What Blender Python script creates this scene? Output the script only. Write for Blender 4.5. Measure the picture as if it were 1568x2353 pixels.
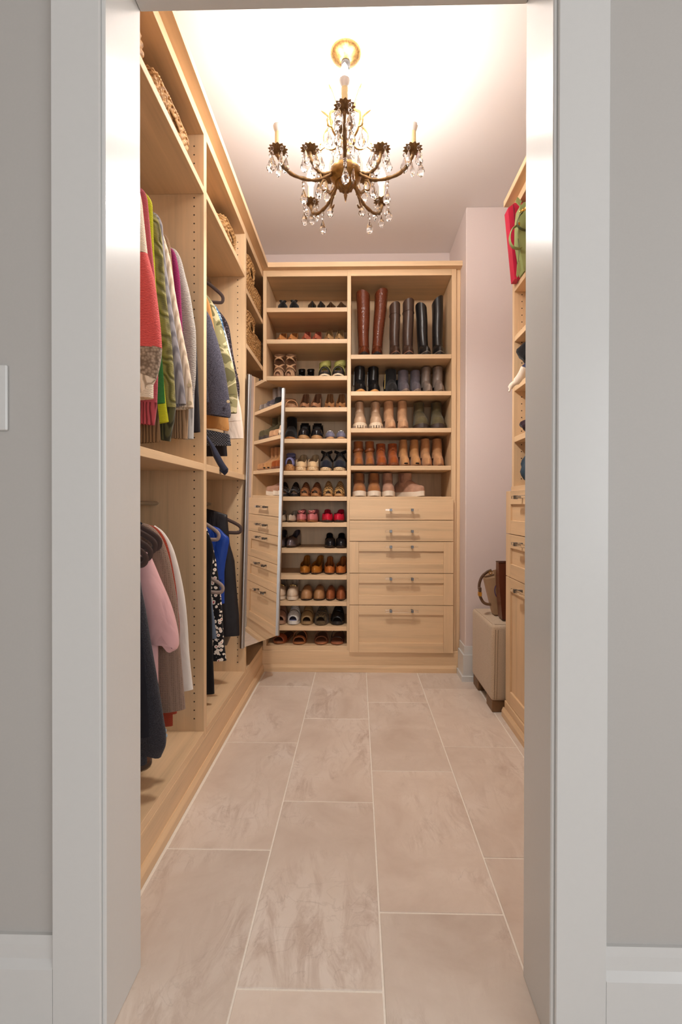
import bpy, bmesh, math, random
from math import sin, cos, pi, sqrt
from mathutils import Vector, Matrix
random.seed(7)
for o in list(bpy.data.objects): bpy.data.objects.remove(o)
S = bpy.context.scene
COL = S.collection

# ------------------------------------------------------------------ camera
FPX, YAW, PIT, ROL, CX, CY = 1061.57, .0198991, .00507226, .00146259, 800.354, 1168.487
IW, IH = 1568, 2353
_Rz = Matrix(((cos(YAW), sin(YAW), 0), (-sin(YAW), cos(YAW), 0), (0, 0, 1)))
_Rx = Matrix(((1, 0, 0), (0, cos(PIT), -sin(PIT)), (0, sin(PIT), cos(PIT))))
_M = Matrix(((1, 0, 0), (0, 0, 1), (0, 1, 0)))
_Rr = Matrix(((cos(ROL), sin(ROL), 0), (-sin(ROL), cos(ROL), 0), (0, 0, 1)))
RC = _Rr @ _M @ _Rx @ _Rz           # world -> (right, up, forward)
CAM = Vector((0, 0, 1.0))
cd = bpy.data.cameras.new('camera'); co = bpy.data.objects.new('camera', cd); COL.objects.link(co)
cd.sensor_fit = 'VERTICAL'; cd.sensor_height = 36; cd.lens = 36 * FPX / IH
cd.shift_x = -(CX - IW / 2) / IH; cd.shift_y = (CY - IH / 2) / IH
cd.clip_start = .05
_m = Matrix.Identity(4)
for i in range(3):
    _m[i][0] = RC[0][i]; _m[i][1] = RC[1][i]; _m[i][2] = -RC[2][i]; _m[i][3] = CAM[i]
co.matrix_world = _m
S.camera = co

def ray(px):
    return RC.transposed() @ Vector(((px[0] - CX) / FPX, -(px[1] - CY) / FPX, 1))
def onX(px, x): v = ray(px); return CAM + v * (x / v.x)
def onY(px, y): v = ray(px); return CAM + v * (y / v.y)
def onZ(px, z): v = ray(px); return CAM + v * ((z - 1) / v.z)

# ------------------------------------------------------------------ world, light, exposure
w = bpy.data.worlds.new('world'); S.world = w; w.use_nodes = True
w.node_tree.nodes['Background'].inputs[0].default_value = (.86, .93, 1, 1)
w.node_tree.nodes['Background'].inputs[1].default_value = .6
def area(name, loc, target, sx, sy, energy, col):
    l = bpy.data.lights.new(name, 'AREA'); l.shape = 'RECTANGLE'; l.size = sx; l.size_y = sy
    l.energy = energy; l.color = col
    o = bpy.data.objects.new(name, l); COL.objects.link(o); o.location = loc
    o.rotation_euler = (Vector(target) - Vector(loc)).to_track_quat('-Z', 'Y').to_euler()
    return o
area('hall_side_window_daylight', (2.62, -1.5, 1.35), (-.2, .8, 1.1), 1.9, 1.7, 26, (.93, .97, 1))
area('hall_end_fill', (.25, -6.2, 1.35), (.05, .9, 1.0), 2.2, 1.9, 66, (.97, .98, 1))  # added frontal fill to lift the lower closet; the end window is invented
BULB = 142.0
FILL = 7.4  # strength of the added fill spots under the chandelier bowl
vs = S.view_settings
vs.view_transform = 'Standard'; vs.look = 'None'; vs.gamma = 1; vs.exposure = 0.38
vs.use_curve_mapping = False

# ------------------------------------------------------------------ mesh helpers
class MB:
    def __init__(s): s.v = []; s.f = []
    def add(s, vs_, fs):
        n = len(s.v); s.v += [tuple(v) for v in vs_]; s.f += [tuple(i + n for i in f) for f in fs]; return s
    def box(s, x0, x1, y0, y1, z0, z1, b=.0015):
        b = min(b, (x1 - x0) * .3, (y1 - y0) * .3, (z1 - z0) * .3)
        if b <= 0:
            return s.add([(x, y, z) for x in (x0, x1) for y in (y0, y1) for z in (z0, z1)],
                [(0, 1, 3, 2), (4, 6, 7, 5), (0, 4, 5, 1), (2, 3, 7, 6), (0, 2, 6, 4), (1, 5, 7, 3)])
        V = []; lo = (x0, y0, z0); hi = (x1, y1, z1); idx = {}
        for cx in (0, 1):
            for cy in (0, 1):
                for cz in (0, 1):
                    for ax in range(3):
                        p = []
                        for k, c in enumerate((cx, cy, cz)):
                            e = (lo, hi)[c][k]
                            if k != ax: e += b if c == 0 else -b
                            p.append(e)
                        idx[cx, cy, cz, ax] = len(V); V.append(p)
        F = []
        for ax in range(3):
            o1, o2 = [(1, 2), (0, 2), (0, 1)][ax]
            for c in (0, 1):
                q = []
                for a, d in ((0, 0), (1, 0), (1, 1), (0, 1)):
                    k = [0, 0, 0]; k[ax] = c; k[o1] = a; k[o2] = d
                    q.append(idx[k[0], k[1], k[2], ax])
                F.append(q)
            for a in (0, 1):
                for d in (0, 1):
                    q = []
                    for c, axx in ((0, o1), (0, o2), (1, o2), (1, o1)):
                        k = [0, 0, 0]; k[ax] = c; k[o1] = a; k[o2] = d
                        q.append(idx[k[0], k[1], k[2], axx])
                    F.append(q)
        for cx in (0, 1):
            for cy in (0, 1):
                for cz in (0, 1): F.append([idx[cx, cy, cz, a] for a in range(3)])
        return s.add(V, F)
    def loft(s, rings, closed=True, cap0=False, cap1=False):
        n = len(rings[0]); V = [p for r in rings for p in r]; F = []
        for i in range(len(rings) - 1):
            for j in range(n if closed else n - 1):
                k = (j + 1) % n
                F.append((i * n + j, i * n + k, (i + 1) * n + k, (i + 1) * n + j))
        if cap0: F.append(tuple(range(n))[::-1])
        if cap1: F.append(tuple((len(rings) - 1) * n + j for j in range(n)))
        return s.add(V, F)
    def tube(s, pts, r, n=8, closed=False, ry=None, up=None):
        P = [Vector(p) for p in pts]; m = len(P); rings = []; N = None
        for i, p in enumerate(P):
            if closed: t = (P[(i + 1) % m] - P[i - 1])
            else: t = P[min(i + 1, m - 1)] - P[max(i - 1, 0)]
            t.normalize()
            if up is not None: N = Vector(up)
            if N is None: N = Vector((0, 0, 1)) if abs(t.z) < .9 else Vector((1, 0, 0))
            N = N - t * N.dot(t)
            if N.length < 1e-6: N = t.orthogonal()
            N.normalize(); B = t.cross(N)
            a = r[i] if isinstance(r, (list, tuple)) else r
            b = a if ry is None else (ry[i] if isinstance(ry, (list, tuple)) else ry)
            rings.append([p + N * (a * cos(2 * pi * j / n)) + B * (b * sin(2 * pi * j / n)) for j in range(n)])
        if closed: rings.append(rings[0]); return s.loft(rings)
        return s.loft(rings, True, True, True)
    def lathe(s, prof, n=16, c=(0, 0, 0), cap=True, fn=None):
        rings = []
        for r, z in prof:
            ring = []
            for j in range(n):
                a = 2 * pi * j / n; rr = r * (fn(a, r, z) if fn else 1)
                ring.append((c[0] + rr * cos(a), c[1] + rr * sin(a), c[2] + z))
            rings.append(ring)
        return s.loft(rings, True, cap, cap)
    def prism(s, poly, axis, a, b):
        n = len(poly)
        def mk(p, d):
            return {'x': (d, p[0], p[1]), 'y': (p[0], d, p[1]), 'z': (p[0], p[1], d)}[axis]
        return s.add([mk(p, a) for p in poly] + [mk(p, b) for p in poly],
            [tuple(range(n))[::-1], tuple(range(n, 2 * n))] + [(j, (j + 1) % n, n + (j + 1) % n, n + j) for j in range(n)])
    def xf(s, M): s.v = [tuple(M @ Vector(v)) for v in s.v]; return s
    def mesh(s, name, mat, smooth=None, fix=True):
        me = bpy.data.meshes.new(name); me.from_pydata(s.v, [], s.f)
        if fix:
            bm = bmesh.new(); bm.from_mesh(me); bmesh.ops.recalc_face_normals(bm, faces=bm.faces); bm.to_mesh(me); bm.free()
        if smooth is not None:
            me.shade_smooth()
            if smooth < 180: me.set_sharp_from_angle(angle=math.radians(smooth))
        if mat is not None: me.materials.append(mat)
        return me

def link(name, data, parent=None):
    o = bpy.data.objects.new(name, data); COL.objects.link(o)
    if parent is not None: o.parent = parent
    return o
def tag(o, label=None, cat=None, group=None, kind=None):
    if label: o['label'] = label
    if cat: o['category'] = cat
    if group: o['group'] = group
    if kind: o['kind'] = kind
    return o
def struct(name, mb, mat, smooth=None, label=None):
    o = link(name, mb.mesh(name, mat, smooth)); o['kind'] = 'structure'
    if label: o['label'] = label
    return o
class Thing:
    """an empty at the base; parts are given in world coordinates unless local=True"""
    def __init__(s, name, label, cat, loc=(0, 0, 0), rz=0, group=None, local=False):
        s.o = link(name, None); s.o.location = loc; s.o.rotation_euler = (0, 0, rz); s.local = local
        s.M = (Matrix.Translation(loc) @ Matrix.Rotation(rz, 4, 'Z')).inverted()
        tag(s.o, label, cat, group)
    def part(s, name, mb, mat, smooth=None, parent=None, label=None, sol=None, sub=0, kind=None):
        if not s.local: mb.xf(s.M)
        o = link(name, mb.mesh(name, mat, smooth), parent or s.o)
        if label: o['label'] = label
        if kind: o['kind'] = kind
        if sol:
            m = o.modifiers.new('sol', 'SOLIDIFY'); m.thickness = sol; m.offset = -1
        if sub:
            m = o.modifiers.new('sub', 'SUBSURF'); m.levels = sub; m.render_levels = sub
        return o
def lerp(tab, t):
    if t <= tab[0][0]: return tab[0][1]
    for (a, x), (b, y) in zip(tab, tab[1:]):
        if t <= b: return x + (y - x) * (t - a) / (b - a)
    return tab[-1][1]
def smoothpts(pts, n):
    """Catmull-Rom resample"""
    P = [Vector(p) for p in pts]
    if len(P) < 3: return [P[0].lerp(P[-1], i / (n - 1)) for i in range(n)]
    out = []
    m = len(P) - 1
    for i in range(n):
        u = i / (n - 1) * m; k = min(int(u), m - 1); t = u - k
        p0 = P[k - 1] if k else P[0] * 2 - P[1]; p1 = P[k]; p2 = P[k + 1]; p3 = P[k + 2] if k + 2 <= m else P[m] * 2 - P[m - 1]
        out.append(.5 * ((2 * p1) + (p2 - p0) * t + (2 * p0 - 5 * p1 + 4 * p2 - p3) * t * t + (3 * p1 - p0 - 3 * p2 + p3) * t ** 3))
    return out

# ------------------------------------------------------------------ materials
def srgb(r, g, b):
    f = lambda c: (c / 255 / 12.92) if c / 255 < .04045 else ((c / 255 + .055) / 1.055) ** 2.4
    return (f(r), f(g), f(b), 1)
class NT:
    def __init__(s, name):
        s.m = bpy.data.materials.new(name); s.m.use_nodes = True; s.t = s.m.node_tree; s.b = s.t.nodes['Principled BSDF']
    def n(s, typ, **kw):
        x = s.t.nodes.new(typ)
        for k, v in kw.items():
            if k in x.inputs: x.inputs[k].default_value = v
            else: setattr(x, k, v)
        return x
    def l(s, a, b): s.t.links.new(a, b)
    def set(s, **kw):
        for k, v in kw.items(): s.b.inputs[k.replace('_', ' ')].default_value = v
    def coords(s, scale=(1, 1, 1), rnd=False):
        tc = s.n('ShaderNodeTexCoord'); mp = s.n('ShaderNodeMapping'); mp.inputs['Scale'].default_value = scale
        s.l(tc.outputs['Object'], mp.inputs['Vector'])
        if rnd:
            oi = s.n('ShaderNodeObjectInfo'); ad = s.n('ShaderNodeVectorMath'); ad.operation = 'MULTIPLY_ADD'
            ad.inputs[1].default_value = (3.1, 3.7, 2.3)
            s.l(oi.outputs['Location'], ad.inputs[0]); s.l(mp.outputs[0], ad.inputs[2]); return ad.outputs[0]
        return mp.outputs[0]
    def ramp(s, fac, cols):
        r = s.n('ShaderNodeValToRGB'); e = r.color_ramp.elements
        while len(e) < len(cols): e.new(.5)
        for el, (p, c) in zip(e, cols): el.position = p; el.color = c
        s.l(fac, r.inputs[0]); return r.outputs[0]
    def bump(s, h, strength=.3, dist=.002):
        b = s.n('ShaderNodeBump'); b.inputs['Strength'].default_value = strength; b.inputs['Distance'].default_value = dist
        s.l(h, b.inputs['Height']); s.l(b.outputs[0], s.b.inputs['Normal'])
    def col(s, c): s.l(c, s.b.inputs['Base Color'])
def plain(name, c, rough=.5, metal=0, noise=0, nscale=60, bump=0, spec=.5, sheen=0, coat=0):
    t = NT(name); t.set(Roughness=rough, Metallic=metal, Base_Color=c, Specular_IOR_Level=spec)
    if sheen: t.set(Sheen_Weight=sheen, Sheen_Roughness=.5)
    if coat: t.set(Coat_Weight=coat, Coat_Roughness=.1)
    if noise or bump:
        nz = t.n('ShaderNodeTexNoise', Scale=nscale, Detail=4.0); t.l(t.coords(), nz.inputs['Vector'])
        if noise:
            t.col(t.ramp(nz.outputs['Fac'], [(.3, tuple(x * (1 - noise) for x in c[:3]) + (1,)), (.7, tuple(min(1, x * (1 + noise)) for x in c[:3]) + (1,))]))
        if bump: t.bump(nz.outputs['Fac'], bump, .001)
    return t.m
WOODC = (218, 185, 146)
def wood(name, axis, k=1.0):
    t = NT(name); t.set(Roughness=.42, Specular_IOR_Level=.35)
    sc = {'x': (1.2, 22, 22), 'y': (22, 1.2, 22), 'z': (22, 22, 1.2)}[axis]
    c = t.coords(sc, True)
    n1 = t.n('ShaderNodeTexNoise', Scale=1.0, Detail=3.0, Distortion=.4); t.l(c, n1.inputs['Vector'])
    n2 = t.n('ShaderNodeTexNoise', Scale=6.0, Detail=3.0); t.l(c, n2.inputs['Vector'])
    mx = t.n('ShaderNodeMath', operation='MULTIPLY_ADD'); mx.inputs[1].default_value = .35
    t.l(n2.outputs['Fac'], mx.inputs[0]); t.l(n1.outputs['Fac'], mx.inputs[2])
    a = srgb(*WOODC)
    g = lambda s: tuple(min(1, x * s * k) for x in a[:3]) + (1,)
    t.col(t.ramp(mx.outputs[0], [(.35, g(.80)), (.62, g(1.0)), (.95, g(1.14))]))
    t.bump(n2.outputs['Fac'], .04, .001)
    return t.m
WX, WY, WZ = wood('maple_grain_x', 'x'), wood('maple_grain_y', 'y'), wood('maple_grain_z', 'z')
HOLE = plain('pin_hole_dark', srgb(40, 26, 16), .8)
PINK = plain('blush_wall_paint', srgb(218, 203, 198), .55, noise=.012, nscale=300, bump=.05)
CEIL = plain('ceiling_paint', srgb(230, 222, 218), .6, bump=.04, nscale=300)
HALL = plain('hall_wall_paint', srgb(184, 181, 177), .6, noise=.01, nscale=250, bump=.06)
TRIM = plain('white_trim_paint', srgb(213, 213, 211), .28, noise=.006, nscale=90, bump=.03)
GROUT = plain('grout', srgb(240, 232, 220), .8, noise=.04, nscale=120)
CHROME = plain('brushed_nickel', srgb(190, 186, 180), .3, 1)
ALU = plain('aluminium', srgb(186, 184, 182), .38, 1)
BRASS = plain('brass', srgb(158, 122, 72), .36, 1, noise=.2, nscale=90, bump=.2)
BRONZE = plain('antique_bronze', srgb(132, 102, 68), .45, .75, noise=.3, nscale=80, bump=.3)
GILT = plain('gilt', srgb(196, 158, 102), .4, 1, noise=.3, nscale=150, bump=.7)
STEEL = plain('dull_steel', srgb(120, 120, 120), .35, 1)
GOLD = plain('gold_chain', srgb(225, 180, 90), .22, 1)
MIRROR = plain('mirror_silvering', (.9, .9, .9, 1), .0, 1)
def glass(name, rough=0, tint=(1, 1, 1, 1), ior=1.5):
    t = NT(name); t.set(Base_Color=tint, Roughness=rough, Transmission_Weight=1.0, IOR=ior); return t.m
CRYSTAL = glass('crystal'); ACRYL = glass('clear_acrylic', .02, (1, .98, .96, 1), 1.45)
def tile_mat():
    t = NT('porcelain_tile'); t.set(Roughness=.38, Specular_IOR_Level=.4)
    c = t.coords((1, 1, 1), True)
    big = t.n('ShaderNodeTexNoise', Scale=3.0, Detail=6.0, Roughness=.6, Distortion=.5); t.l(c, big.inputs['Vector'])
    mp = t.n('ShaderNodeMapping'); mp.inputs['Scale'].default_value = (9, 3.2, 1); t.l(c, mp.inputs['Vector'])
    st = t.n('ShaderNodeTexNoise', Scale=1.6, Detail=8.0, Roughness=.72, Distortion=1.2); t.l(mp.outputs[0], st.inputs['Vector'])
    fine = t.n('ShaderNodeTexNoise', Scale=55.0, Detail=4.0); t.l(c, fine.inputs['Vector'])
    base = t.ramp(big.outputs['Fac'], [(.3, srgb(202, 184, 169)), (.5, srgb(218, 203, 189)), (.7, srgb(227, 215, 204))])
    blot = t.ramp(st.outputs['Fac'], [(.46, (0, 0, 0, 1)), (.62, (1, 1, 1, 1))])
    m1 = t.n('ShaderNodeMath', operation='MULTIPLY'); t.l(blot, m1.inputs[0])
    gate = t.ramp(big.outputs['Fac'], [(.44, (0, 0, 0, 1)), (.62, (.62, .62, .62, 1))]); t.l(gate, m1.inputs[1])
    mix = t.n('ShaderNodeMix', data_type='RGBA'); t.l(m1.outputs[0], mix.inputs[0]); t.l(base, mix.inputs[6])
    mix.inputs[7].default_value = srgb(178, 154, 136)
    # thin wandering veins
    v = t.n('ShaderNodeTexNoise', Scale=5.0, Detail=5.0, Distortion=2.2); t.l(c, v.inputs['Vector'])
    ln = t.ramp(v.outputs['Fac'], [(.488, (0, 0, 0, 1)), (.5, (.35, .35, .35, 1)), (.512, (0, 0, 0, 1))])
    mm = t.n('ShaderNodeMath', operation='MULTIPLY'); t.l(ln, mm.inputs[0]); t.l(gate, mm.inputs[1])
    mix2 = t.n('ShaderNodeMix', data_type='RGBA'); t.l(mm.outputs[0], mix2.inputs[0]); t.l(mix.outputs[2], mix2.inputs[6])
    mix2.inputs[7].default_value = srgb(140, 118, 100)
    oi = t.n('ShaderNodeObjectInfo'); hs = t.n('ShaderNodeHueSaturation'); mr = t.n('ShaderNodeMapRange')
    mr.inputs[3].default_value = .92; mr.inputs[4].default_value = 1.06
    t.l(oi.outputs['Random'], mr.inputs[0]); t.l(mr.outputs[0], hs.inputs['Value']); t.l(mix2.outputs[2], hs.inputs['Color'])
    t.col(hs.outputs[0]); t.bump(fine.outputs['Fac'], .05, .001)
    return t.m
TILE = tile_mat()
def cloth(name, c, kind='plain', c2=None, scale=1.0, rough=.85, sheen=.15):
    """procedural fabrics"""
    t = NT(name); t.set(Roughness=rough, Base_Color=c, Specular_IOR_Level=.2)
    if sheen: t.set(Sheen_Weight=sheen, Sheen_Roughness=.5)
    co_ = t.coords((scale, scale, scale))
    c2 = c2 or tuple(x * .55 for x in c[:3]) + (1,)
    if kind in ('rib', 'hrib'):
        w = t.n('ShaderNodeTexWave', Scale=58.0 if kind == 'rib' else 100.0, Distortion=.4, Detail=1.0)
        w.bands_direction = 'Z' if kind == 'hrib' else 'X'
        if kind == 'rib':
            mp = t.n('ShaderNodeMapping'); mp.inputs['Rotation'].default_value = (0, 0, .9); t.l(co_, mp.inputs[0]); t.l(mp.outputs[0], w.inputs['Vector'])
        else: t.l(co_, w.inputs['Vector'])
        t.col(t.ramp(w.outputs['Fac'], [(.1, c2), (.6, c)])); t.bump(w.outputs['Fac'], .5, .002)
    elif kind == 'knit':
        w = t.n('ShaderNodeTexWave', Scale=72.0, Distortion=4.0, Detail=2.0); w.inputs['Detail Scale'].default_value = 2.0; w.bands_direction = 'Z'
        t.l(co_, w.inputs['Vector']); t.col(t.ramp(w.outputs['Fac'], [(.05, c2), (.55, c)])); t.bump(w.outputs['Fac'], .6, .002)
    elif kind == 'bobble':
        v = t.n('ShaderNodeTexVoronoi', Scale=125.0); t.l(co_, v.inputs['Vector'])
        t.col(t.ramp(v.outputs['Distance'], [(.15, c), (.75, c2)])); t.bump(v.outputs['Distance'], -.9, .004)
    elif kind == 'cable':
        w = t.n('ShaderNodeTexWave', Scale=12.0, Distortion=11.0, Detail=1.0); w.inputs['Detail Scale'].default_value = 1.4; w.bands_direction = 'DIAGONAL'
        t.l(co_, w.inputs['Vector'])
        w2 = t.n('ShaderNodeTexWave', Scale=100.0, Distortion=3.0); w2.bands_direction = 'Z'; t.l(co_, w2.inputs['Vector'])
        a = t.n('ShaderNodeMath', operation='MULTIPLY_ADD'); a.inputs[1].default_value = .16; t.l(w2.outputs['Fac'], a.inputs[0]); t.l(w.outputs['Fac'], a.inputs[2])
        t.col(t.ramp(a.outputs[0], [(.1, c2), (.8, c)])); t.bump(a.outputs[0], .8, .006)
    elif kind == 'marl':
        n = t.n('ShaderNodeTexNoise', Scale=520.0, Detail=2.0); t.l(co_, n.inputs['Vector'])
        t.col(t.ramp(n.outputs['Fac'], [(.4, c2), (.62, c)])); t.bump(n.outputs['Fac'], .4, .002)
    elif kind == 'camo':
        n = t.n('ShaderNodeTexNoise', Scale=15.0, Detail=1.0, Distortion=.6); t.l(co_, n.inputs['Vector'])
        r = t.n('ShaderNodeValToRGB'); r.color_ramp.interpolation = 'CONSTANT'; e = r.color_ramp.elements
        for k in range(2): e.new(.5)
        for el, (p, cc) in zip(e, [(0, srgb(92, 86, 56)), (.43, srgb(138, 130, 92)), (.52, srgb(186, 172, 134)), (.58, srgb(112, 104, 68))]): el.position = p; el.color = cc
        t.l(n.outputs['Fac'], r.inputs[0]); t.col(r.outputs[0])
    elif kind == 'floral':
        v = t.n('ShaderNodeTexVoronoi', Scale=58.0); t.l(co_, v.inputs['Vector'])
        n = t.n('ShaderNodeTexNoise', Scale=90.0); t.l(co_, n.inputs['Vector'])
        a = t.n('ShaderNodeMath', operation='MULTIPLY_ADD'); a.inputs[1].default_value = .28; t.l(n.outputs['Fac'], a.inputs[0]); t.l(v.outputs['Distance'], a.inputs[2])
        t.col(t.ramp(a.outputs[0], [(.27, srgb(170, 40, 60)), (.33, srgb(240, 228, 214)), (.56, srgb(236, 222, 206)), (.6, srgb(22, 20, 24))]))
    elif kind == 'dots':
        v = t.n('ShaderNodeTexVoronoi', Scale=120.0); t.l(co_, v.inputs['Vector']); t.col(t.ramp(v.outputs['Distance'], [(.3, c2), (.45, c)]))
    elif kind == 'tweed':
        n = t.n('ShaderNodeTexChecker', Scale=220.0, Color1=c, Color2=c2); t.l(co_, n.inputs['Vector'])
        z = t.n('ShaderNodeTexNoise', Scale=180.0); t.l(co_, z.inputs['Vector'])
        mx = t.n('ShaderNodeMix', data_type='RGBA'); t.l(z.outputs['Fac'], mx.inputs[0]); t.l(n.outputs['Color'], mx.inputs[6]); mx.inputs[7].default_value = c2
        t.col(mx.outputs[2]); t.bump(z.outputs['Fac'], .4, .002)
    elif kind == 'waffle':
        w = t.n('ShaderNodeTexVoronoi', Scale=190.0); w.distance = 'CHEBYCHEV'; w.inputs['Randomness'].default_value = .15; t.l(co_, w.inputs['Vector'])
        t.col(t.ramp(w.outputs['Distance'], [(.1, c2), (.5, c)])); t.bump(w.outputs['Distance'], .7, .003)
    else:
        mp = t.n('ShaderNodeMapping'); mp.inputs['Scale'].default_value = (15, 15, 6); t.l(co_, mp.inputs[0]); n = t.n('ShaderNodeTexNoise', Scale=1.0, Detail=2.5, Distortion=1.0); t.l(mp.outputs[0], n.inputs['Vector']); t.bump(n.outputs['Fac'], .6, .014)
    return t.m

# ================================================================== the setting
CEILZ = 2.71
YB, XL, XR = 2.79, -.575, .735          # fronts of the back, left and right cabinets
LBACK, BBACK, RBACK = -.985, 3.14, 1.09
YJ0, YJ1 = .855, .985                   # jamb, hall side and closet side
YC = .838                               # face of the door casing
JL, JR = onY((322.5, 1200), YJ1).x, onY((1207, 1200), YJ1).x
HEADZ = onY((766, 17.5), YJ1).z
# floor slab with separate tiles
fl = struct('floor', MB().box(-2.7, 2.7, -6.4, 3.24, -.1, -.0015, 0), GROUT)
PW, PL, GAP = .3055, .609, .0042
colx = [-.25 + PW * k for k in range(-9, 10)]
jts = {8: onZ((450, 1704), 0).y, 9: onZ((757, 1842), 0).y, 10: onZ((950, 1772), 0).y, 11: onZ((1090, 1716), 0).y}
tme = None
for k in range(len(colx) - 1):
    x0, x1 = colx[k] + GAP / 2, colx[k + 1] - GAP / 2
    y = jts.get(k, 1.2 + .21 * (k % 3)); y -= PL * math.ceil((y + 1.3) / PL)
    inside = 8 <= k <= 12
    while y < (2.85 if inside else .86):
        y0, y1 = y + GAP / 2, y + PL - GAP / 2
        y += PL
        if not inside: y1 = min(y1, .86)
        cy1 = min(y1, 2.85 if k < 12 else 2.7)
        cx0 = max(x0, -.552) if y0 > .7 and k == 8 else x0
        if y0 < .9 and k == 8: cx0 = x0
        if k == 7 and y0 > .4: continue
        if cy1 - y0 < .02: continue
        t = link('tile', MB().box(cx0 - (x0 + x1) / 2, x1 - (x0 + x1) / 2, y0 - (y0 + y1) / 2, cy1 - (y0 + y1) / 2, -.008, 0, .0012).mesh('tile', TILE), fl)
        t.location = ((x0 + x1) / 2, (y0 + y1) / 2, 0)
struct('ceiling', MB().box(-2.7, 2.7, -6.4, 3.24, CEILZ, CEILZ + .1, 0), CEIL)
struct('wall_left', MB().box(LBACK - .1, LBACK, YJ1, 3.24, 0, CEILZ, 0), PINK)
struct('wall_back', MB().box(LBACK, .62, BBACK, 3.24, 0, CEILZ, 0), PINK)
struct('wall_right', MB().box(RBACK, RBACK + .1, YJ1, 2.66, 0, CEILZ, 0), PINK)
struct('wall_alcove', MB().box(.62, RBACK + .1, 2.66, 3.24, 0, CEILZ, .004), PINK)
ym = .92
for nm, x0, x1, z0 in (('wall_closet_entry_left', -1.085, JL - .02, 0), ('wall_closet_entry_right', JR + .02, 1.19, 0), ('wall_closet_entry_top', JL - .02, JR + .02, HEADZ + .02)):
    struct(nm, MB().box(x0, x1, ym, YJ1, z0, CEILZ, 0), PINK)
for nm, x0, x1, z0 in (('wall_hall_left', -2.7, JL - .02, 0), ('wall_hall_right', JR + .02, 2.7, 0), ('wall_hall_top', JL - .02, JR + .02, HEADZ + .02)):
    struct(nm, MB().box(x0, x1, YJ0, ym, z0, CEILZ, 0), HALL)
struct('wall_hall_side_left', MB().box(-2.8, -2.7, -6.4, YJ0, 0, CEILZ, 0), HALL)
m = MB()
for y0, y1, z0, z1 in ((-6.4, -2.45, 0, CEILZ), (-.55, YJ0, 0, CEILZ), (-2.45, -.55, 0, .5), (-2.45, -.55, 2.2, CEILZ)): m.box(2.7, 2.8, y0, y1, z0, z1, 0)
struct('wall_hall_side_right', m, HALL)
m = MB()
for x0, x1, z0, z1 in ((-2.7, -.9, 0, CEILZ), (1.4, 2.7, 0, CEILZ), (-.9, 1.4, 0, .35), (-.9, 1.4, 2.35, CEILZ)): m.box(x0, x1, -6.4, -6.3, z0, z1, 0)
struct('wall_hall_rear', m, HALL)
# door frame: jambs, header, stops, casings
CL0, CL1 = onY((117, 1200), YC).x, onY((230, 1200), YC).x
CR0, CR1 = onY((1281, 1200), YC).x, onY((1400, 1200), YC).x
struct('trim_1', MB().box(JL - .02, JL, YJ0 - .002, YJ1 + .002, 0, HEADZ + .02, .002), TRIM, label='white painted door jamb beside the hanging sweaters')
struct('trim_2', MB().box(JR, JR + .02, YJ0 - .002, YJ1 + .002, 0, HEADZ + .02, .002), TRIM, label='white painted door jamb beside the handbag shelves')
struct('trim_3', MB().box(JL, JR, YJ0 - .002, YJ1 + .002, HEADZ, HEADZ + .02, .002), TRIM, label='white painted head jamb of the closet doorway')
struct('trim_4', MB().box(CL0, CL1, YC, YJ0, 0, HEADZ + .12, .002).box(CL1 - .001, CL1 + .007, YC + .006, YJ0, 0, HEADZ + .02, .002), TRIM, label='flat white door casing next to the light switch')
struct('trim_5', MB().box(CR0, CR1, YC, YJ0, 0, HEADZ + .12, .002).box(CR0 - .007, CR0 + .001, YC + .006, YJ0, 0, HEADZ + .02, .002), TRIM, label='flat white door casing on the switch-free side')
struct('trim_6', MB().box(CL1, CR0, YC, YJ0, HEADZ + .008, HEADZ + .12, .002), TRIM, label='flat white casing over the doorway')
# baseboards in the hall (stepped profile) and in the alcove
def base_profile(zs, t0):
    z1, z2, z3, z4 = zs
    return [(0, 0), (-t0 - .012, 0), (-t0 - .012, z1), (-t0 - .004, z2), (-t0 - .004, z3 - .004), (-.006, z4), (0, z4)]
zs = [onY((60, y), YJ0 - .014).z for y in (2226, 2209, 2173, 2157)]
struct('baseboard_hall_left', MB().prism([(YJ0 + p[0], p[1]) for p in base_profile(zs, .004)], 'x', -2.7, CL0), TRIM, label='white stepped baseboard under the light switch')
zs2 = [onY((1480, y), YJ0 - .014).z for y in (2274, 2257, 2219, 2203)]
struct('baseboard_hall_right', MB().prism([(YJ0 + p[0], p[1]) for p in base_profile(zs, .004)], 'x', CR1, 2.7), TRIM, label='white stepped baseboard beside the plain casing')
m = MB(); z4 = .198
for d, z0, z1 in ((.022, 0, .03), (.014, .03, .15), (.006, .15, z4)):
    m.prism([(.62 - d, YB - .0052), (.62 - d, 2.66 - d), (RBACK, 2.66 - d), (RBACK, 2.6598), (.6198, 2.6598), (.6198, YB - .0052)], 'z', z0, z1)
struct('baseboard_alcove', m, TRIM, label='white stepped baseboard around the alcove corner')
# light switch plate on the hall wall
t = Thing('light_switch', 'white rocker light switch plate on the hall wall', 'switch', (onY((21, 900), YJ0).x - .035, YJ0, onY((10, 915), YJ0).z))
a, b = onY((21, 990), YJ0).z, onY((21, 840), YJ0).z; xe = onY((21, 900), YJ0).x
t.part('plate', MB().box(xe - .075, xe, YJ0 - .007, YJ0, a, b, .004), TRIM)
t.part('rocker', MB().box(xe - .054, xe - .021, YJ0 - .011, YJ0 - .006, a + .028, b - .028, .002), TRIM)

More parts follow.
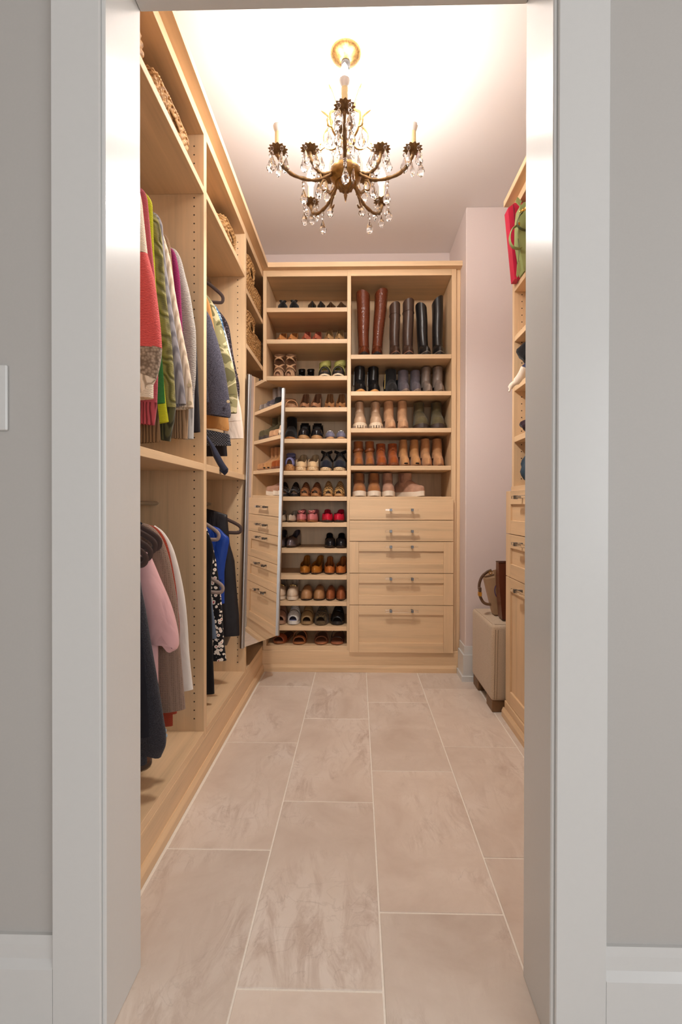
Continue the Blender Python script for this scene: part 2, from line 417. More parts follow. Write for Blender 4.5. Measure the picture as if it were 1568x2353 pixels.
# ================================================================== cabinets
ZT = 2.387                 # underside of the top panels
ZCR0, ZCR1 = 2.424, 2.452  # crown board
ZB = .127                  # underside of the bottom panels
PT = .026
def yz(px, Y=YB): return onY(px, Y).z
def holes(m, ax, pos, a, b0, b1, n0=0, pitch=.032, sgn=-1):
    """a column of shelf pin holes on the plane ax=pos; a = other horizontal coordinate"""
    z = b0
    while z < b1:
        ring = [(.0028 * cos(k * pi / 4), .0028 * sin(k * pi / 4)) for k in range(8)]
        d0, d1 = pos, pos + sgn * .0006
        m.prism([(a + p[0], z + p[1]) for p in ring], ax, d0, d1); z += pitch
# --- crown boards and plinths (one run each)
struct('trim_8', MB().prism([(LBACK, .99), (XL + .04, .99), (XL + .04, YB - .04), (XL - .02, YB + .02), (LBACK, YB + .02)], 'z', ZCR0, ZCR1), WY, label='maple crown board over the hanging bays')
struct('trim_9', MB().prism([(XL + .04, YB - .04), (.622, YB - .04), (.622, BBACK), (LBACK, BBACK), (LBACK, YB + .02), (XL - .02, YB + .02)], 'z', ZCR0, ZCR1), WX, label='maple crown board over the shoe shelves')
RX0 = XR - .04
YR1 = 2.212
struct('trim_10', MB().box(RX0, RBACK, .99, YR1 + .012, ZCR0, ZCR1, .002), WY, label='maple crown board over the handbag shelves')
def shoe_poly(s, o): return [(o, 0), (o + s * .012, 0), (o + s * .012, .026), (o + s * .004, .042), (o, .042)]
struct('trim_11', MB().box(XL - .02, XL + .001, .99, YB, 0, ZB, .002).prism(shoe_poly(1, XL + .001), 'y', .99, YB - .01), WY, label='maple plinth and shoe moulding under the hanging bays')
pf = YB - .004
struct('trim_12', MB().box(XL - .02, .6195, pf, YB + .02, 0, ZB, .002).prism([(pf + -1 * (p[0]), p[1]) for p in shoe_poly(1, 0)], 'x', XL + .005, .597), WX, label='maple plinth and shoe moulding under the shoe shelves')
struct('trim_13', MB().box(.703, .734, .99, YR1, 0, onX((1161, 1607), XR - .027).z, .002).prism([(.703 - p[0], p[1]) for p in shoe_poly(1, 0)], 'y', .99, YR1 + .006), WY, label='maple plinth and shoe moulding under the drawers by the ottoman')

# --- left wall: three hanging / basket bays
P1 = (onX((469, 700), XL).y, onX((475, 700), XL).y)
P2 = (onX((563, 700), XL).y, onX((566.5, 700), XL).y)
YN = .99
def bay(name, label, y0, y1, shelves, far_panel, rodz=(), near_panel=False, bottom=True):
    t = Thing(name, label, 'wardrobe', ((XL + LBACK) / 2, (y0 + y1) / 2, ZB))
    yE = far_panel[1] if far_panel else y1
    t.part('top_panel', MB().box(LBACK + .012, XL, y0, y1, ZT, ZCR0, .001), WY)
    t.part('back_panel', MB().box(LBACK, LBACK + .012, y0, y1, ZB, ZCR0, 0), WZ)
    t.part('bottom_panel', MB().box(LBACK + .012, XL, y0, y1, ZB, ZB + PT, .001), WY)
    if far_panel:
        p = t.part('side_panel', MB().box(LBACK, XL, far_panel[0], far_panel[1], ZB, ZCR0, .001), WZ)
        m = MB(); holes(m, 'y', far_panel[0], XL - .037, .2, ZT - .02); holes(m, 'y', far_panel[0], XL - .34, .2, ZT - .02)
        t.part('pin_holes', m, HOLE, parent=p, kind='stuff')
    if near_panel: t.part('side_panel', MB().box(LBACK, XL, y0 - .001, y0 + .02, ZB, ZCR0, .001), WZ)
    for z in shelves: t.part('shelf', MB().box(LBACK + .012, XL, y0 + .001, y1 - .001, z, z + PT, .001), WY)
    for z in rodz: t.part('hanging_rod', MB().tube([(-.76, y0, z), (-.76, y1, z)], .008, 10, ry=.014), CHROME, 40)
    return t
zt1 = onX((469, 446), XL).z; zm1 = onX((467, 1081), XL).z
zt2 = onX((563, 636), XL).z; zm2 = onX((558.7, 1102), XL).z
zb1, zb2 = onX((602, 741), XL).z, onX((602, 849.6), XL).z
ROD_HI, ROD_LO = 1.995, 1.01
ROD_HI2 = zt2 - .03
bay('hanging_bay', 'maple hanging bay holding the colour-block sweater and other knitwear', YN, P1[0], (zt1, zm1), P1, (ROD_HI, ROD_LO), True)
bay('hanging_bay', 'maple hanging bay holding the camouflage jacket and floral dress', P1[1], P2[0], (zt2, zm2), P2, (ROD_HI2, ROD_LO))
t = bay('corner_shelf_bay', 'maple corner bay with small woven baskets behind the mirror', P2[1], BBACK - .01, (zb1, zb2, .75, .48), None)
t.part('end_panel', MB().box(LBACK + .012, XL, BBACK - .024, BBACK - .01, ZB, ZCR0, 0), WZ)
print('zt', zt1, zm1, zt2, zm2, zb1, zb2, P1, P2)

# --- back wall: shoe tower and boot/drawer tower
BX = [onY((x, 1000), YB).x for x in (604.5, 612.5, 798, 806.5, 1037.8, 1048.4, 1060)]
YBK = BBACK - .014
shL = [(706.4, 716.6), (779, 788.6), (863.6, 872.9), (935.7, 945), (1008, 1017.5), (1081.6, 1091), (1141, 1151), (1200.8, 1211.3), (1261, 1271), (1322, 1332), (1382.4, 1392.7), (1439.5, 1450)]
shR = [(814, 823.3), (898.6, 907.8), (983.5, 992.9), (1070, 1079.3)]
SL = [yz((705, a)) for a, b in shL] + [ZB + PT]
SR = [yz((920, a)) for a, b in shR] + [yz((920, 1141))]
t = Thing('shoe_tower', 'tall narrow maple tower of thirteen shoe shelves', 'shelving unit', ((BX[0] + BX[3]) / 2, YB + .17, ZB))
p = t.part('side_panel', MB().box(BX[0], BX[1], YB, YBK, ZB, ZCR0, .001), WZ)
t.part('back_panel', MB().box(BX[1], BX[2], YBK, YBK + .012, ZB, ZCR0, 0), WZ)
t.part('top_panel', MB().box(BX[1], BX[2], YB, YBK, ZT, ZCR0, .001), WX)
t.part('bottom_panel', MB().box(BX[1], BX[2], YB, YBK, ZB, ZB + PT, .001), WX)
for z in SL[:-1]: t.part('shelf', MB().box(BX[1] + .0005, BX[2] - .0005, YB + .002, YBK, z - PT, z, .001), WX)
t = Thing('boot_and_drawer_tower', 'wide maple tower with boot shelves over five drawers', 'shelving unit', ((BX[2] + BX[6]) / 2, YB + .17, ZB))
t.part('side_panel', MB().box(BX[2], BX[3], YB, YBK, ZB, ZCR0, .001), WZ)
t.part('side_panel', MB().box(BX[4], BX[5], YB, YBK, ZB, ZCR0, .001), WZ)
t.part('filler_strip', MB().box(BX[5] + .0005, .6195, YB + .012, YB + .034, ZB, ZCR0, .001), WZ)
t.part('back_panel', MB().box(BX[3], BX[4], YBK, YBK + .012, ZB, ZCR0, 0), WZ)
t.part('top_panel', MB().box(BX[3], BX[4], YB, YBK, ZT, ZCR0, .001), WX)
for z in SR: t.part('shelf', MB().box(BX[3] + .0005, BX[4] - .0005, YB + .002, YBK, z - PT, z, .001), WX)
DX0, DX1 = onY((803.3, 1300), YB - .02).x, onY((1042.6, 1300), YB - .02).x
def dz(y): return onY((920, y), YB - .02).z
for i, (y0, y1, hy, pan) in enumerate(((1148, 1194.9, 1171.8, None), (1196.1, 1244, 1221, None), (1245.2, 1317, 1256.9, (1267, 1295.4)), (1318.2, 1390.3, 1330.6, (1340, 1368)), (1391.5, 1500, 1404.5, (1413, 1477.5)))):
    z1, z0 = dz(y0), dz(y1)
    ya, yb = YB - .02, YB - .0005
    if pan is None:
        d = t.part('drawer', MB().box(DX0, DX1, ya, yb, z0, z1, .0015), WX)
    else:
        q0, q1 = onY((824.8, 1300), ya).x, onY((1020, 1300), ya).x
        pz1, pz0 = dz(pan[0]), dz(pan[1])
        d = t.part('drawer', MB().box(q0, q1, ya, yb, pz1, z1, .001), WX)
        t.part('bottom_rail', MB().box(q0, q1, ya, yb, z0, pz0, .001), WX, parent=d)
        t.part('stile', MB().box(DX0, q0 - .0003, ya, yb, z0, z1, .001), WZ, parent=d)
        t.part('stile', MB().box(q1 + .0003, DX1, ya, yb, z0, z1, .001), WZ, parent=d)
        t.part('recessed_panel', MB().box(q0, q1, ya + .009, yb, pz0, pz1, 0), WX, parent=d)
    hz = onY((920, hy), ya - .03).z; hx = [onY((x, hy), ya - .03).x for x in (885.8, 898.7, 948, 962)]
    t.part('handle_bar', MB().box(hx[0], hx[3], ya - .036, ya - .024, hz - .006, hz + .006, .001), ACRYL, parent=d, label='clear acrylic bar')
    for x in hx[1:3]:
        t.part('handle_post', MB().box(x - .0075, x + .0075, ya - .038, ya - .0225, hz - .008, hz + .008, .001).box(x - .005, x + .005, ya - .024, ya, hz - .006, hz + .006, .001), STEEL, parent=d, label='nickel post')

# --- right wall: open shelves over drawers
t = Thing('handbag_shelf_unit', 'maple open shelf unit over drawers beside the ottoman', 'shelving unit', (.91, 1.6, .1))
YE = YR1
t.part('side_panel', MB().box(XR, RBACK, YE - .022, YE, .1, ZCR0, .001), WZ)
t.part('back_panel', MB().box(RBACK - .012, RBACK, .99, YE - .022, .1, ZCR0, 0), WZ)
t.part('top_panel', MB().box(XR, RBACK - .012, .99, YE - .022, ZT, ZCR0, .001), WY)
m = MB(); holes(m, 'y', YE - .022, XR + .037, 1.13, ZT - .02)
t.part('pin_holes', m, HOLE, kind='stuff')
RS = [onX((1173.8, y), XR).z for y in (669.5, 781.5, 892.5, 1007)]
for z in RS: t.part('shelf', MB().box(XR + .002, RBACK - .012, .99, YE - .023, z - PT, z, .001), WY)
XD = XR - .027
zc = onX((1161, 1129), XD).z
t.part('counter', MB().box(XR - .004, RBACK - .012, .99, YE - .001, zc - .001, zc + .022, .001), WY)
t.part('carcass', MB().box(XR, RBACK - .012, .99, YE - .022, .15, zc - .001, 0), WZ)
def rz_(y): return onX((1161, y), XD).z
for i, (y0, y1, hy, pan) in enumerate(((1129.5, 1224.5, 1139, (1157, 1197)), (1226, 1321, 1246, (1258, 1294)), (1322.5, 1606, 1355, (1357, 1593)))):
    z1, z0 = rz_(y0), rz_(y1); xa, xb = XD, XR - .0005
    yA, yB2 = 1.5, YE
    st = .062
    pz1, pz0 = z1 - .062, z0 + .062
    d = t.part('drawer', MB().box(xa, xb, yA, yB2 - st, pz1, z1, .001), WY)
    t.part('bottom_rail', MB().box(xa, xb, yA, yB2 - st, z0, pz0, .001), WY, parent=d)
    t.part('stile', MB().box(xa, xb, yB2 - st + .0003, yB2, z0, z1, .001), WZ, parent=d)
    t.part('stile', MB().box(xa, xb, yA - .06, yA - .0003, z0, z1, .001), WZ, parent=d)
    t.part('recessed_panel', MB().box(xa + .009, xb, yA, yB2 - st, pz0, pz1, 0), WY if i < 2 else WZ, parent=d)
    yh = onX((1178, 1250), xa - .03).y; hz = z1 - .032
    t.part('handle_bar', MB().box(xa - .036, xa - .024, yh - .22, yh, hz - .006, hz + .006, .001), ACRYL, parent=d, label='clear acrylic bar')
    for y in (yh - .04, yh - .18):
        t.part('handle_post', MB().box(xa - .038, xa - .0225, y - .0075, y + .0075, hz - .008, hz + .008, .001).box(xa - .024, xa, y - .005, y + .005, hz - .006, hz + .006, .001), STEEL, parent=d, label='nickel post')

# --- swivelling mirror on the bay panel
mp0 = Vector((XL + .012, 2.335, 0)); 
h_px = 631.0
c_tl, c_bl = onY((565, 859), 2.335), onY((555.5, 1489), 2.335)
Yf = 2.335 * 631 / 566
c_tr, c_br = onY((652, 893), Yf), onY((639.5, 1458), Yf)
cen = (c_tl + c_bl + c_tr + c_br) / 4 + Vector((.004, -.002, 0))
t = Thing('swivel_mirror', 'tall aluminium-edged dressing mirror swung out from the hanging bay', 'mirror', (c_bl.x, c_bl.y, c_bl.z))
ex = ((c_tr + c_br) - (c_tl + c_bl)).normalized(); ez = ((c_tl + c_tr) - (c_bl + c_br)); ez = (ez - ex * ez.dot(ex)).normalized(); en = ex.cross(ez)   # en faces the room
if en.x < 0: en = -en
wd = ((c_tr + c_br) - (c_tl + c_bl)).length / 2; ht = ((c_tl + c_tr) - (c_bl + c_br)).length / 2
F = Matrix(((ex.x, en.x, ez.x, cen.x), (ex.y, en.y, ez.y, cen.y), (ex.z, en.z, ez.z, cen.z), (0, 0, 0, 1)))
def mbox(*a): return MB().box(*a).xf(F)
t.part('mirror_glass', mbox(-wd / 2 + .012, wd / 2 - .012, -.002, .002, -ht / 2, ht / 2, .0005), MIRROR)
t.part('backing_board', mbox(-wd / 2 + .004, wd / 2 - .004, -.008, -.003, -ht / 2, ht / 2, 0), plain('mirror_backing', srgb(90, 84, 78), .7))
for s in (-1, 1):
    t.part('frame_rail', mbox(s * (wd / 2 - .008) - .009, s * (wd / 2 - .008) + .009, -.009, .009, -ht / 2 - .002, ht / 2 + .002, .003), ALU)
    t.part('frame_lip', mbox(s * (wd / 2 - .014) - .0015, s * (wd / 2 - .014) + .0015, .007, .0115, -ht / 2, ht / 2, 0), ALU)
t.part('pivot_arm', MB().tube([cen - en * .008, Vector((XL + .003, P2[1] - .008, cen.z))], .009, 8), STEEL, 40)
print('mirror', wd, ht, cen, ex, en)

# ================================================================== chandelier
C0 = onZ((791.7, 123), CEILZ); D0 = C0.y; CHX = onY((794.5, 412), D0).x
def chand():
    t = Thing('chandelier', 'brass ten-candle chandelier hung with crystal drops', 'chandelier', (CHX, D0, CEILZ - .6), local=True)
    zo = CEILZ - .6
    def Z(z): return z - zo
    WAX = plain('candle_sleeve_ivory', srgb(226, 205, 150), .6, noise=.08, nscale=60, bump=.2)
    e = NT('lit_bulb'); e.set(Base_Color=(.9, .88, .85, 1), Roughness=.3, Emission_Color=(1, .965, .92, 1), Emission_Strength=BULB)
    socket = plain('bulb_collar_white', srgb(236, 232, 226), .35)
    # canopy and stem
    fn = lambda a, r, z: 1 + .006 * cos(24 * a)
    t.part('canopy', MB().lathe([(.002, -.034), (.018, -.032), (.03, -.026), (.044, -.018), (.054, -.01), (.058, -.003), (.058, 0)], 64, (0, 0, Z(CEILZ)), fn=fn), GILT, 30)
    t.part('canopy_collar', MB().lathe([(.006, -.075), (.009, -.07), (.009, -.062), (.014, -.058), (.014, -.048), (.017, -.044), (.017, -.034)], 18, (0, 0, Z(CEILZ))), STEEL, 40)
    t.part('stem', MB().tube([(0, 0, Z(CEILZ) - .07), (0, 0, Z(2.44))], .004, 8), BRASS, 60)
    zb = 1 + .7085 * D0
    zbt = zb + .03
    t.part('column', MB().lathe([(.006, 0), (.009, .01), (.014, .03), (.01, .05), (.007, .07), (.012, .09), (.02, .105), (.016, .12), (.008, .135), (.011, .15), (.022, .165), (.026, .175), (.014, .19), (.006, .2)], 16, (0, 0, Z(zbt))), BRONZE, 50)
    bowl = t.part('bowl', MB().lathe([(.004, -.05), (.016, -.047), (.027, -.038), (.033, -.026), (.034, -.022), (.041, -.022), (.043, -.018), (.046, -.016), (.056, -.004), (.0585, 0), (.0585, .024), (.055, .03), (.03, .036), (.004, .036)], 40, (0, 0, Z(zb))), BRASS, 32)
    m = MB()
    for k in range(10):
        a = 2 * pi * k / 10
        m.tube([(.012 * cos(a), .012 * sin(a), Z(zb) - .049), (.025 * cos(a), .025 * sin(a), Z(zb) - .04), (.033 * cos(a), .033 * sin(a), Z(zb) - .025)], [.003, .005, .002], 6)
    t.part('bowl_gadroon', m, BRONZE, 60, parent=bowl)
    t.part('finial', MB().lathe([(.001, -.046), (.003, -.038), (.0065, -.022), (.007, -.018), (.004, -.01), (.006, -.004), (.012, 0)], 12, (0, 0, Z(zb) - .047)), BRONZE, 50)
    # crystal drop meshes
    big = MB().lathe([(.001, 0), (.004, -.006), (.0115, -.026), (.0145, -.038), (.0115, -.048), (.004, -.055), (.0008, -.057)], 8).mesh('crystal_drop', CRYSTAL)
    slim = MB().lathe([(.0008, 0), (.0035, -.006), (.008, -.028), (.0088, -.038), (.0055, -.05), (.0008, -.057)], 6).mesh('crystal_drop', CRYSTAL)
    bead = MB().lathe([(.001, .007), (.005, .005), (.007, 0), (.005, -.005), (.001, -.007)], 8).mesh('crystal_bead', CRYSTAL)
    def drop(parent, p, kind=0, chain=1):
        z = p[2] - .004
        for q in range(chain):
            o = link('crystal_bead', bead, parent); o.location = (p[0], p[1], z - .007); o.rotation_euler = (0, pi / 2 * 0, random.random() * 3); z -= .0155
        o = link('crystal_drop', big if kind == 0 else slim, parent); o.location = (p[0], p[1], z - .001); o.rotation_euler = (random.uniform(-.08, .08), random.uniform(-.08, .08), random.random() * 3)
    ru, rl = .146 * D0, .0785 * D0
    zu, zl = 1 + .7315 * D0, 1 + .748 * D0
    # angle 0 points at the camera (-y)
    for tier, (R, zt) in enumerate(((ru, zu), (rl, zl))):
        for k in range(5):
            a = -pi / 2 + 2 * pi * k / 5 + .012
            ca, sa = cos(a), sin(a)
            P = lambda r, z: (r * ca, r * sa, Z(z))
            if tier == 0:
                path = [P(.052, zb + .004), P(.075, zb - .012), P(.105, zb - .03), P(.145, zb - .038), P(R - .06, zb - .034), P(R - .022, zb - .012), P(R - .002, zt - .022), P(R, zt - .004)]
            else:
                path = [P(.052, zb + .012), P(.074, zb + .0), P(.096, zb - .004), P(R - .02, zb + .012), P(R - .004, zt - .03), P(R, zt - .004)]
            sp = smoothpts(path, 22)
            rr = [0.0064 + .0012 * sin(i * 2.1) for i in range(22)]
            arm = t.part('arm', MB().tube(sp, rr, 8), BRONZE, 60)
            # acanthus curl under the arm
            s0 = P(.08, zb - .014); curl = [s0, P(.098, zb - .002 if tier else zb - .05), P(.09, zb - .03 if tier else zb - .066), P(.076, zb - .024 if tier else zb - .06)]
            t.part('scroll_leaf', MB().tube(smoothpts(curl, 10), [.004] * 8 + [.003, .0015], 6), BRONZE, 60, parent=arm)
            c = (R * ca, R * sa, Z(zt))
            fn2 = lambda an, r, z: 1 + (.13 * (abs(((an * 13 / (2 * pi)) % 1) - .5) * 2 - .5) * 1.9 if r > .012 else 0)
            t.part('bobeche', MB().lathe([(.004, -.005), (.011, -.004), (.022, -.001), (.03, .003), (.033, .0055), (.03, .006), (.02, .003), (.004, .003)], 52, c, fn=fn2), BRONZE, 25, parent=arm)
            t.part('candle_cup', MB().lathe([(.006, 0), (.011, .006), (.0125, .014), (.0115, .018), (.004, .018)], 16, c), BRONZE, 40, parent=arm)
            t.part('candle_sleeve', MB().lathe([(.0113, .012), (.0113, .066), (.0095, .068), (.003, .068)], 14, c), WAX, 50, parent=arm)
            t.part('bulb_collar', MB().lathe([(.0095, .067), (.0142, .075), (.0172, .084), (.0184, .0925), (.002, .093)], 14, c), socket, 60, parent=arm)
            t.part('bulb', MB().lathe([(.0184, .0928), (.0183, .1), (.0162, .113), (.012, .127), (.0068, .139), (.003, .1455), (.0005, .149)], 12, c), e.m, 180, parent=arm, label='glowing flame-shaped bulb')
            if tier == 0:
                ld = bpy.data.lights.new('bowl_fill_spot', 'SPOT'); ld.energy = FILL; ld.color = (1, .95, .89); ld.spot_size = math.radians(176); ld.spot_blend = .7; ld.shadow_soft_size = .02
                lo = link('bowl_fill_spot', ld, arm); lo.location = (.042 * ca, .042 * sa, Z(zb) - .1)  # unseen downward fill below the bowl, added to brighten the lower closet
            nd = 5 if tier == 0 else 4
            for q in range(nd):
                b = a + 2 * pi * (q + .5) / nd
                drop(arm, (c[0] + .03 * cos(b), c[1] + .03 * sin(b), c[2] + .003), q % 2 if tier == 0 else 0, 1 + (q == 0 and tier == 0))
            # drop under the arm's elbow
            dp = sp[10]; drop(arm, (dp.x, dp.y, dp.z - .004), 0, 2)
    # upper scrolls with leaf tips
    for k in range(5):
        a = -pi / 2 + 2 * pi * (k + .5) / 5
        ca, sa = cos(a), sin(a); P = lambda r, z: (r * ca, r * sa, Z(z))
        zq = zbt + .12
        path = [P(.016, zq - .01), P(.05, zq - .03), P(.085, zq - .012), P(.092, zq + .03), P(.07, zq + .055), P(.055, zq + .075), P(.075, zq + .105), P(.1, zq + .13)]
        sc = t.part('upper_scroll', MB().tube(smoothpts(path, 26), [.0046] * 20 + [.0042, .0038, .0034, .004, .003, .0015], 6), GILT, 60)
        path = [P(.085, zq - .012), P(.104, zq - .02), P(.108, zq - .002), P(.098, zq + .006)]
        t.part('scroll_curl', MB().tube(smoothpts(path, 10), [.0042] * 9 + [.002], 6), GILT, 60, parent=sc)
        drop(sc, P(.1, zq - .022), 0, 1); drop(sc, P(.05, zq - .034), 1, 1); drop(sc, P(.02, zq - .03), 0, 2)
    # leaf rosette on the stem
    m = MB()
    for k in range(7):
        a = 2 * pi * k / 7; ca, sa = cos(a), sin(a)
        for s in (1,):
            p = [(.004, 2.47), (.016, 2.478), (.026, 2.466), (.03, 2.452)]
            wv = [.002, .0075, .006, .0005]
            rg = []
            for (r, z), w_ in zip(p, wv):
                rg.append([(r * ca - w_ * sa, r * sa + w_ * ca, Z(z)), (r * ca, r * sa, Z(z) + .002), (r * ca + w_ * sa, r * sa - w_ * ca, Z(z)), (r * ca, r * sa, Z(z) - .001)])
            m.loft(rg, True, True, True)
    t.part('leaf_rosette', m, GILT, 40)
    drop(bowl, (0.03, -.05, Z(zb) + .02), 1, 1)
chand()

# ================================================================== footwear
OUT = {
 'round': [(0, 0), (.012, .3), (.04, .55), (.09, .77), (.16, .91), (.25, .99), (.33, 1), (.45, .92), (.6, .77), (.72, .72), (.85, .72), (.93, .6), (.98, .34), (1, 0)],
 'almond': [(0, 0), (.015, .2), (.05, .4), (.11, .62), (.2, .85), (.3, .98), (.36, 1), (.48, .88), (.62, .72), (.74, .66), (.86, .66), (.94, .55), (.98, .32), (1, 0)],
 'point': [(0, 0), (.02, .12), (.07, .27), (.14, .46), (.24, .74), (.34, .97), (.4, 1), (.5, .86), (.64, .7), (.76, .64), (.87, .64), (.94, .53), (.98, .3), (1, 0)],
 'square': [(0, .0), (.004, .42), (.02, .66), (.06, .8), (.13, .92), (.25, 1), (.36, 1), (.48, .9), (.62, .76), (.74, .72), (.86, .72), (.94, .6), (.98, .36), (1, 0)],
}
TS = [0, .004, .012, .035, .07, .12, .18, .25, .32, .38, .44, .5, .57, .65, .73, .81, .88, .94, .98, 1]
def lift(t, heel):
    u = min(1, max(0, (t - .34) / .5)); return heel * u * u * (3 - 2 * u)
def sole_mb(L, W, shape, z0, z1, heel=0, grow=0, toe_spring=.006, welt=0):
    m = MB(); rings = []
    for t in TS:
        w = max(.0008, W / 2 * lerp(OUT[shape], t) + grow * (1 if 0 < t < 1 else .2)); y = (t - .5) * L + (-grow if t == 0 else grow if t == 1 else 0)
        sp = toe_spring * max(0, 1 - t / .2) ** 2; h = lift(t, heel)
        rings.append([(-w * .96, y, z0 + h + sp), (-w, y, z0 + h + sp + .15 * (z1 - z0)), (-w, y, z1 + h + sp), (w, y, z1 + h + sp), (w, y, z0 + h + sp + .15 * (z1 - z0)), (w * .96, y, z0 + h + sp)])
    return m.loft(rings, True, True, True)
def upper_mb(L, W, shape, z0, hprof, heel=0, open_from=2.0, rim=None, toe_spring=.006, fat=.8, t_end=1.0):
    """closed vamp, then side walls behind the throat"""
    m = MB(); N = 15; rings = []; op = []
    for t in TS:
        if t > t_end: break
        w = max(.0006, W / 2 * lerp(OUT[shape], t)) * .985; y = (t - .5) * L
        zb = z0 + lift(t, heel) + toe_spring * max(0, 1 - t / .2) ** 2; h = lerp(hprof, t)
        o = t > open_from; ring = []
        for j in range(N):
            f = pi * j / (N - 1); cx = -cos(f); sx = sin(f)
            x = w * math.copysign(abs(cx) ** fat, cx); z = zb + h * sx ** .75
            if o:
                r = lerp(rim, t); q = min(j, N - 1 - j); s_ = -1 if j < N / 2 else 1
                if q <= 4: x = s_ * w * (1 + .05 * sin(pi * q / 4) - .1 * (q / 4)); z = zb + r * q / 4
                else: x = s_ * w * .9 * (1 - (q - 4) / 3 * .999); z = zb + r
            if t == 0 or t == 1: x, z = 0, zb + (h * .42 * min(1, min(j, N - 1 - j) / 3) if not o else lerp(rim, t) * min(1, min(j, N - 1 - j) / 4))
            ring.append((x, y, z))
        rings.append(ring); op.append(o)
    V = [p for r in rings for p in r]; F = []
    for i in range(len(rings) - 1):
        for j in range(N - 1):
            if (op[i + 1]) and 4 <= j < N - 5: continue
            F.append((i * N + j, i * N + j + 1, (i + 1) * N + j + 1, (i + 1) * N + j))
    return m.add(V, F)
def insole_mb(L, W, shape, z, heel=0, t0=.02, t1=.985):
    m = MB(); rings = []
    for i in range(14):
        t = t0 + (t1 - t0) * i / 13; w = max(.001, W / 2 * lerp(OUT[shape], t) * .88); y = (t - .5) * L; zz = z + lift(t, heel) + .006 * max(0, 1 - t / .2) ** 2
        rings.append([(-w, y, zz), (w, y, zz), (w, y, zz - .003), (-w, y, zz - .003)])
    return m.loft(rings, True, True, True)
def band_mb(L, W, shape, z0, t0, t1, h0, h1, n=13, heel=0, spread=1.04, wob=0):
    """strap arching over the foot between t0 and t1"""
    m = MB(); rings = []
    for i in range(7):
        u = i / 6; t = t0 + (t1 - t0) * u; w = W / 2 * lerp(OUT[shape], t) * spread; y = (t - .5) * L; h = h0 + (h1 - h0) * u + .002 * sin(pi * u)
        zb = z0 + lift(t, heel)
        rings.append([(-w * cos(pi * j / (n - 1)) , y + wob * sin(pi * j / (n - 1)), zb + h * sin(pi * j / (n - 1)) ** .7) for j in range(n)])
    return m.loft(rings, False)
_mats = {}
def leather(c, rough=.38, kind='leather'):
    k = (c, rough, kind)
    if k not in _mats:
        if kind == 'suede': _mats[k] = plain('suede_%d_%d_%d' % c, srgb(*c), .92, noise=.16, nscale=25, bump=.25, spec=.15, sheen=.08)
        elif kind == 'croc':
            t = NT('croc_leather'); t.set(Roughness=.22, Base_Color=srgb(*c))
            v = t.n('ShaderNodeTexVoronoi', Scale=55.0); v.feature = 'DISTANCE_TO_EDGE'; t.l(t.coords((1, 1, 1.6)), v.inputs['Vector']); t.bump(t.ramp(v.outputs['Distance'], [(0, (0, 0, 0, 1)), (.12, (1, 1, 1, 1))]), .35, .002); _mats[k] = t.m
        elif kind == 'braid':
            t = NT('braid_%d_%d_%d' % c); t.set(Roughness=.7)
            w_ = t.n('ShaderNodeTexWave', Scale=26.0, Distortion=3.5, Detail=1.0); w_.bands_direction = 'DIAGONAL'; t.l(t.coords(), w_.inputs['Vector'])
            cc = srgb(*c); t.col(t.ramp(w_.outputs['Fac'], [(.1, tuple(x * .35 for x in cc[:3]) + (1,)), (.6, cc)])); t.bump(w_.outputs['Fac'], .9, .005); _mats[k] = t.m
        elif kind == 'cork': _mats[k] = plain('cork_%d' % c[0], srgb(*c), .85, noise=.35, nscale=120, bump=.3)
        elif kind == 'tweed': _mats[k] = cloth('shoe_tweed_%d_%d_%d' % c, srgb(*c), 'tweed', srgb(225, 220, 205) if c[2] > c[0] else srgb(30, 24, 18))
        elif kind == 'rubber': _mats[k] = plain('rubber_%d_%d_%d' % c, srgb(*c), .6, noise=.05, nscale=40)
        elif kind == 'metallic': _mats[k] = plain('metallic_%d_%d_%d' % c, srgb(*c), .35, .6)
        else: _mats[k] = plain('leather_%d_%d_%d' % c, srgb(*c), rough, noise=.08, nscale=18, bump=.12, spec=.5)
    return _mats[k]
BLK = (22, 21, 22)
def shoe_thing(name, label, group, x, y, z, rz):
    return Thing(name, label, 'shoe' if 'boot' not in name else 'boot', (x, y, z), rz, group, local=True)
